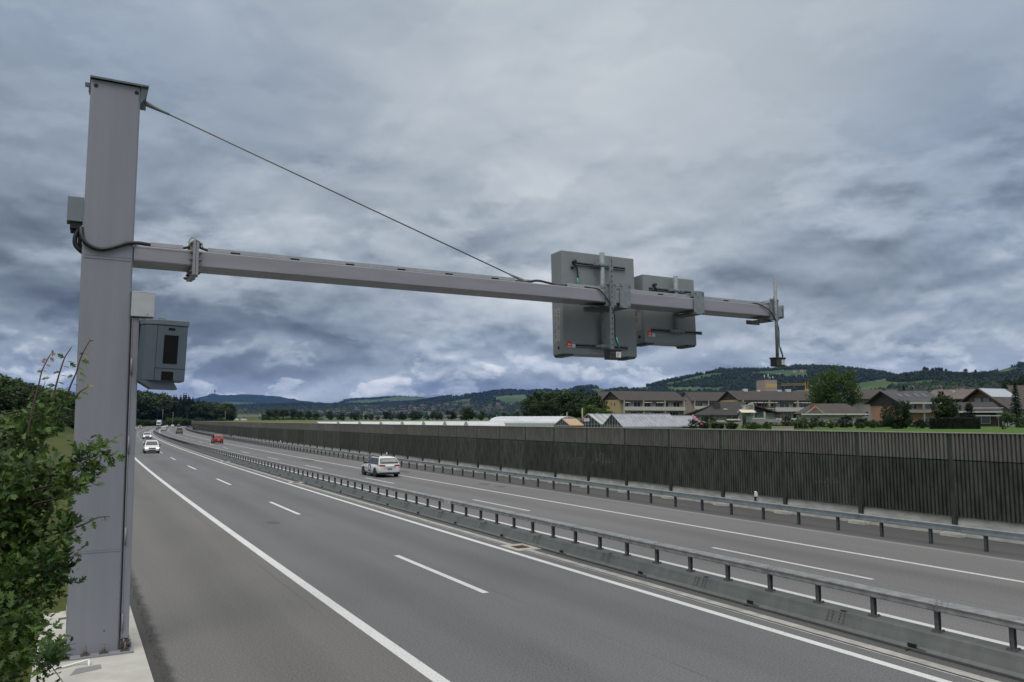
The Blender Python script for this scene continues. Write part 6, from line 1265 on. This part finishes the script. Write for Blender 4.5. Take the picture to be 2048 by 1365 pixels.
def hill_mat():
    m = bpy.data.materials.new('hillside'); m.use_nodes = True; t = NT(m.node_tree); b = t.n['Principled BSDF']; at = t.new('ShaderNodeAttribute', attribute_name='wood'); ge = t.new('ShaderNodeNewGeometry')
    n = t.noise(ge.outputs['Position'], .035, 4, .65); n2 = t.noise(ge.outputs['Position'], .004, 3, .5); wood = t.mix(n, (.006, .014, .008), (.016, .030, .014)); mead = t.mix(t.step(n2, .4, .6), (.043, .074, .030), (.070, .099, .043))
    t.l.new(t.mix(t.step(t.m('ADD', at.outputs['Fac'], t.m('MULTIPLY', t.m('SUBTRACT', n, .5), .3)), .4, .6), mead, wood), b.inputs['Base Color']); b.inputs['Roughness'].default_value = .95; b.inputs['Specular IOR Level'].default_value = .05; return m
HM = hill_mat()
def wood_field(name, px, y):
    w = np.ones(px.shape, bool)
    for poly in MEADOWS.get(name, []): w &= ~inpoly(px, y, poly)
    return w
for name, (cr, D0, D1) in HILLS.items():
    x0, x1 = cr[0][0], cr[-1][0]; PX, T = np.meshgrid(np.arange(x0, x1 + 1, 2.5), np.r_[np.linspace(-.15, 1, 34), 1.12, 1.3], indexing='ij'); TT = np.minimum(T, 1.0); X, Y, Z, yy = hill_pts(name, PX, TT)
    back = np.maximum(T - 1, 0); X, Y = X * (1 + back * .6), Y * (1 + back * .6); Z = Z - back * (Z - 4) * 1.6
    rngh = np.random.default_rng(len(name)); Z += (TT > .9) * (TT <= 1) * (name == 'blue_hill') * np.interp(PX, np.arange(x0, x1 + 9, 7), rngh.uniform(-1, 1.2, len(np.arange(x0, x1 + 9, 7)))) * 7; Z += (TT > .05) * np.interp(PX, np.arange(x0, x1 + 30, 22), rngh.normal(size=len(np.arange(x0, x1 + 30, 22)))) * D1 * .0004 * (TT < .98)
    wood = wood_field(name, PX, yy).astype(float); nj = T.shape[1]; ii, jj = np.meshgrid(np.arange(T.shape[0] - 1), np.arange(nj - 1), indexing='ij'); q = (ii * nj + jj).ravel()
    o = np_mesh('hill', np.stack([X, Y, Z], -1).reshape(-1, 3), np.stack([q, q + nj, q + nj + 1, q + 1], 1), HM, smooth=True, attr={'wood': wood.ravel()}); struct(o)
# trees of the far woods: low pointed or rounded crowns, one mass per hill
def wood_mass(name, pos, h, w, con, m, label):
    n = len(pos); rng = np.random.default_rng(n); k = 6; ang = np.arange(k) * 2 * math.pi / k; V = np.zeros((n, 2 * k + 2, 3)); j = rng.uniform(.75, 1.25, (n, k))
    lowz, midz = np.where(con, .05, .12), np.where(con, .30, .58)
    for a in range(k): V[:, a, 0] = np.cos(ang[a]) * w * .5 * j[:, a] * np.where(con, 1, .8); V[:, a, 1] = np.sin(ang[a]) * w * .5 * j[:, a] * np.where(con, 1, .8); V[:, a, 2] = h * lowz; V[:, k + a, 0] = np.cos(ang[a] + .4) * w * .5 * j[:, a - 1] * np.where(con, .62, 1.0); V[:, k + a, 1] = np.sin(ang[a] + .4) * w * .5 * j[:, a - 1] * np.where(con, .62, 1.0); V[:, k + a, 2] = h * midz
    V[:, 2 * k, 2] = -h * .3; V[:, 2 * k + 1, 2] = h; V[:, 2 * k + 1, :2] += rng.normal(size=(n, 2)) * w[:, None] * .06; V += pos[:, None, :]
    f = [(2 * k, (a + 1) % k, a) for a in range(k)] + [(k + a, k + (a + 1) % k, 2 * k + 1) for a in range(k)] + [(a, (a + 1) % k, k + a) for a in range(k)] + [((a + 1) % k, k + (a + 1) % k, k + a) for a in range(k)]
    F = (np.arange(n)[:, None, None] * (2 * k + 2) + np.array(f)[None]).reshape(-1, 3); o = np_mesh(name, V.reshape(-1, 3), F, m, attr={'tone': np.repeat(rng.random(n), 2 * k + 2)}); tag(o, label, 'woodland', kind='stuff')
FARW = leaf_mat('far_wood', (.005, .012, .007), (.019, .034, .014), rough=.9, objvar=0, nscale=.006, trans=0)
for name, n, hgt, conf, lb in (('meadow_hill', 4200, 11, .3, 'strips of dark wood on the far green hill'), ('wooded_hill', 13000, 11, .4, 'dark woods covering the long hill behind the village'), ('round_hill', 2600, 12, .6, 'dark wood on the small round hill above the tree clump'), ('high_hill', 20000, 9.5, .6, 'dark wood covering the high hill on the right'), ('back_hill', 4500, 10, .7, 'dark wood on the hill at the far right'), ('near_ridge', 17000, 6.5, .75, 'dark wood on the near ridge behind the pink-roofed house')):
    cr, D0, D1 = HILLS[name]; rng = np.random.default_rng(n); px = rng.uniform(cr[0][0], cr[-1][0], n); t_ = rng.random(n) ** .8; t_[: n // 7] = rng.uniform(.97, 1.0, n // 7); X, Y, Z, y = hill_pts(name, px, t_); ok = wood_field(name, px, y) & (t_ > .1)
    P = np.stack([X, Y, Z], 1)[ok]; m_ = len(P); con = rng.random(m_) < conf; h = hgt * rng.uniform(.6, 1.2, m_); w = h * np.where(con, .42, .75); wood_mass('woodland', P, h, w, con, FARW, lb)
# a few single trees on the skyline of the high hill and ridge
for nm, lst, lb in (('high_hill', (1432, 1437, 1441, 1446, 1395, 1402), 'tiny single tree on the skyline of the high hill'), ('near_ridge', (1850, 1855, 1866, 1872, 1878, 1884, 1893, 1932, 1953), 'tall single tree standing above the near wooded ridge')):
    for px in lst:
        X, Y, Z, _ = hill_pts(nm, np.array([float(px)]), np.array([.99])); plant(random.choice(P_TALL), Vector((X[0], Y[0], Z[0] - 1)), random.uniform(13, 20) if nm == 'high_hill' else random.uniform(12, 17), 'skyline_tree', lb, group='single trees on the skyline', wide=.85)
# radio tower on the blue hill
X, Y, Z, _ = hill_pts('blue_hill', np.array([430.5]), np.array([1.0])); t = thing('radio_tower', 'thin radio tower on top of the far blue hill', 'tower', Matrix.Translation((X[0], Y[0], Z[0] - 20))); b = MB(); b.tube([(0, 0, 0), (0, 0, 62)], 4.5, 8); b.build('shaft', [W_GREY], t); b = MB(); b.tube([(0, 0, 50), (0, 0, 72)], 8.5, 10); b.build('platform', [W_GREY], t); b = MB(); b.tube([(0, 0, 72), (0, 0, 112)], 2.0, 6); b.build('aerial', [W_GREY], t)
# distant villages: small houses
def far_house(name, wall, roof, w, d, h, r):
    b = MB(); b.box(-w/2, w/2, -d/2, d/2, -3, h, 0); b.prism([(-d/2, h), (d/2, h), (0, h + r)], -w/2, w/2, 0, plane='yz')
    for sgn in (-1, 1):
        q = [(-w/2 - .5, sgn * (d/2 + .6), h - .25), (w/2 + .5, sgn * (d/2 + .6), h - .25), (w/2 + .5, 0, h + r + .1), (-w/2 - .5, 0, h + r + .1)]; q = q if sgn < 0 else [q[1], q[0], q[3], q[2]]; b.hexa([Vector(v) for v in q] + [Vector(v) + Vector((0, 0, .3)) for v in q], 1)
    for x in (-w * .3, 0, w * .3): b.box(x - .5, x + .5, -d/2 - .05, -d/2 - .003, h * .45, h * .75, 2)
    o = b.build(name, [wall, roof, HGL]); return o
R_RED = roofm('roof_red', (.115, .052, .040)); R_LRED = roofm('roof_rust', (.085, .055, .045))
protos = [far_house('village_house', w_, r_, a, c, e, f) for w_, r_, a, c, e, f in ((W_WHITE, R_BROWN, 12, 9, 6, 4), (W_CREAM, R_LRED, 14, 10, 6.5, 4.5), (W_WHITE, R_RED, 11, 9, 5.5, 4), (W_GREY, R_TAN, 16, 11, 6, 5), (W_WHITE, R_LRED, 20, 10, 7, 3.5))]
LBL = ['white house with a brown roof in the distant village', 'cream house with a rust roof in the distant village', 'white house with a red roof in the distant village', 'grey house with a tan roof in the distant village', 'long white building with a rust roof in the distant village']
cnt = [0] * 5
def put_house(p, sc=1.0):
    k = random.randrange(5); o = protos[k] if cnt[k] == 0 else protos[k].copy()
    if cnt[k]: COL.objects.link(o)
    cnt[k] += 1; o.location = p; o.rotation_euler = (0, 0, random.uniform(-.7, .7)); o.scale = (sc,) * 3; tag(o, LBL[k], 'house', 'houses of the distant village')
for k in range(165):
    px = np.clip(random.gauss(840, 130), 560, 1075); lo = np.interp(px, [560, 700, 900, 1075], [826, 818, 809, 806]); y = random.uniform(lo, 832); cr = HILLS['wooded_hill'][0]; yc = np.interp(px, [a for a, _ in cr], [b for _, b in cr]); t_ = (842 - y) / (842 - yc)
    if t_ > .75: continue
    X, Y, Z, _ = hill_pts('wooded_hill', np.array([float(px)]), np.array([t_])); put_house(Vector((X[0], Y[0], Z[0])), 1.0)
for k in range(16): X, Y, Z, _ = hill_pts('wooded_hill', np.array([random.uniform(430, 500)]), np.array([random.uniform(.45, .75)])); put_house(Vector((X[0], Y[0], Z[0])))
for k in range(44):
    px = random.choice((random.uniform(1700, 1790), random.uniform(1800, 1965), random.uniform(1800, 1965))); y = random.uniform(770, 784); X, Y, Z, _ = hill_pts('near_ridge', np.array([px]), np.array([np.clip((842 - y) / 100 * .95, .3, .75)])); put_house(Vector((X[0], Y[0], Z[0])), .55)
for px, y in ((1560, 745), (1590, 741), (1604, 742)): X, Y, Z, _ = hill_pts('high_hill', np.array([float(px)]), np.array([.9])); put_house(Vector((X[0], Y[0], Z[0])), .8)
# trees between the village houses, low valley wood
rng = np.random.default_rng(77); n = 2600; px = rng.uniform(420, 1110, n); y = 836 - (836 - np.interp(px, [420, 560, 900, 1110], [818, 815, 806, 806])) * rng.random(n); cr = HILLS['wooded_hill'][0]; yc = np.interp(px, [a for a, _ in cr], [b for _, b in cr]); t_ = np.clip((842 - y) / (842 - yc), .06, .95); X, Y, Z, _ = hill_pts('wooded_hill', px, t_); con = rng.random(n) < .2; h = rng.uniform(7, 15, n)
wood_mass('woodland', np.stack([X, Y, Z], 1), h, h * .8, con, leaf_mat('village_trees', (.008, .018, .009), (.032, .052, .020), rough=.9, objvar=0, nscale=.01, trans=0), 'mixed trees growing between the houses of the distant village')
rng = np.random.default_rng(78); n = 1500; px = rng.uniform(1640, 2300, n); y = rng.uniform(768, 800, n); cr = HILLS['near_ridge'][0]; t_ = rng.uniform(.3, .75, n); X, Y, Z, _ = hill_pts('near_ridge', px, t_); con = rng.random(n) < .25; h = rng.uniform(5, 11, n); wood_mass('woodland', np.stack([X, Y, Z], 1), h, h * .8, con, MATS.get('x') or bpy.data.materials['village_trees'], 'trees between the roofs below the near ridge')
# overpass and sheds at the far end of the road
t = thing('road_bridge', 'pale concrete overpass with one pier far down the valley', 'bridge', Matrix.Translation(at_px(500, 980, 4.0)) @ Euler((0, 0, .2)).to_matrix().to_4x4()); b = MB(); b.box(-20, 18, -4, 4, 4.2, 5.6); b.build('deck', [W_GREY], t); b = MB(); b.box(12, 13.6, -1, 1, -3, 8); b.box(-6, -4.8, -1, 1, -3, 4.2); b.build('pier', [W_GREY], t)
for k, (px, w) in enumerate(((489, 4), (492.5, 3), (476, 3.0))):
    t = thing('delivery_van', ['small white van by the far overpass', 'second small white van by the far overpass, right of the first', 'small white van seen over the end of the noise wall'][k], 'van', Matrix.Translation(at_px(px, 880, 2.9)) @ Euler((0, 0, .3)).to_matrix().to_4x4()); b = MB(); b.prism([(-2.5, .4), (2.5, .4), (2.6, 1.3), (1.9, 1.5), (1.3, 2.5), (-2.5, 2.6)], -1, 1); b.build('body', [WHITE], t); b = MB(); b.add([(2.57, -.9, 1.32), (2.57, .9, 1.32), (1.33, .85, 2.45), (1.33, -.85, 2.45)], [(0, 1, 2, 3)]); b.build('windscreen', [WGL], t)
    for x in (-1.5, 1.5):
        for sg_ in (-1, 1): b = MB(); b.tube([(x, sg_ * .7, .35), (x, sg_ * 1.02, .35)], .35, 10); b.build('wheel', [TYRE], t)
t = house_at(466.5, 700, 0, 'red_road_sign', 'small square red board beyond the end of the noise wall', 'sign'); b = MB(); b.box(-1.0, 1.0, -.05, .05, 2.2, 4.6); b.build('board', [RED], t); b = MB(); b.box(-.08, .08, -.04, .04, -1, 2.2); b.build('post', [GFR], t)
t = house_at(293, 600, 0, 'direction_sign', 'pale wide board at the roadside below the forest', 'sign', z=0.0); b = MB(); b.box(-2.2, 2.2, -.05, .05, .8, 2.2); b.build('board', [mat('sign_pale', (.36, .40, .40), .6)], t); b = MB(); [b.box(x - .08, x + .08, -.04, .04, -.5, .8) for x in (-1.6, 1.6)]; b.build('post', [GFR], t)
for px, y0, lb in ((328.5, 819, 'thin pale lamp pole in front of the left part of the forest'), (349, 825, 'thin short lamp pole in front of the middle of the forest'), (453, 823, 'thin pale lamp pole in front of the right end of the forest')):
    t = house_at(px, 520, 0, 'lamp_pole', lb, 'pole', z=-.2); b = MB(); h = z_of(y0, 520); b.tube([(0, 0, 0), (0, 0, h)], .065, 6); b.build('shaft', [GFR], t); b = MB(); b.box(-.6, .3, -.12, .12, h, h + .15); b.build('lamp_head', [GFR], t)
# two long farm sheds in the valley
for px, D, w, lb in ((768, 1000, 22, 'long low pale shed at the edge of the village fields'), (910, 900, 24, 'long grey-roofed farm shed left of the lone tree')):
    p = at_px(px, D); o = far_house('farm_shed', W_GREY, R_GREY, w, 12, 3, 2.2); o.location = p; tag(o, lb, 'shed')
# thin air over the valley
def haze(dens):
    b = MB(); b.box(-9000, 9000, -400, 14500, -6, 620); o = b.build('haze', []); m = bpy.data.materials.new('haze'); m.use_nodes = True; t = NT(m.node_tree); t.n.remove(t.n['Principled BSDF']); v = t.new('ShaderNodeVolumePrincipled'); v.inputs['Color'].default_value = (.17, .37, 1.0, 1); v.inputs['Density'].default_value = dens; v.inputs['Anisotropy'].default_value = .0
    t.l.new(v.outputs[0], t.n['Material Output'].inputs['Volume']); o.data.materials.append(m); tag(o, 'thin blue haze lying over the whole valley', 'haze', kind='stuff')
if HAZE: haze(HAZE)
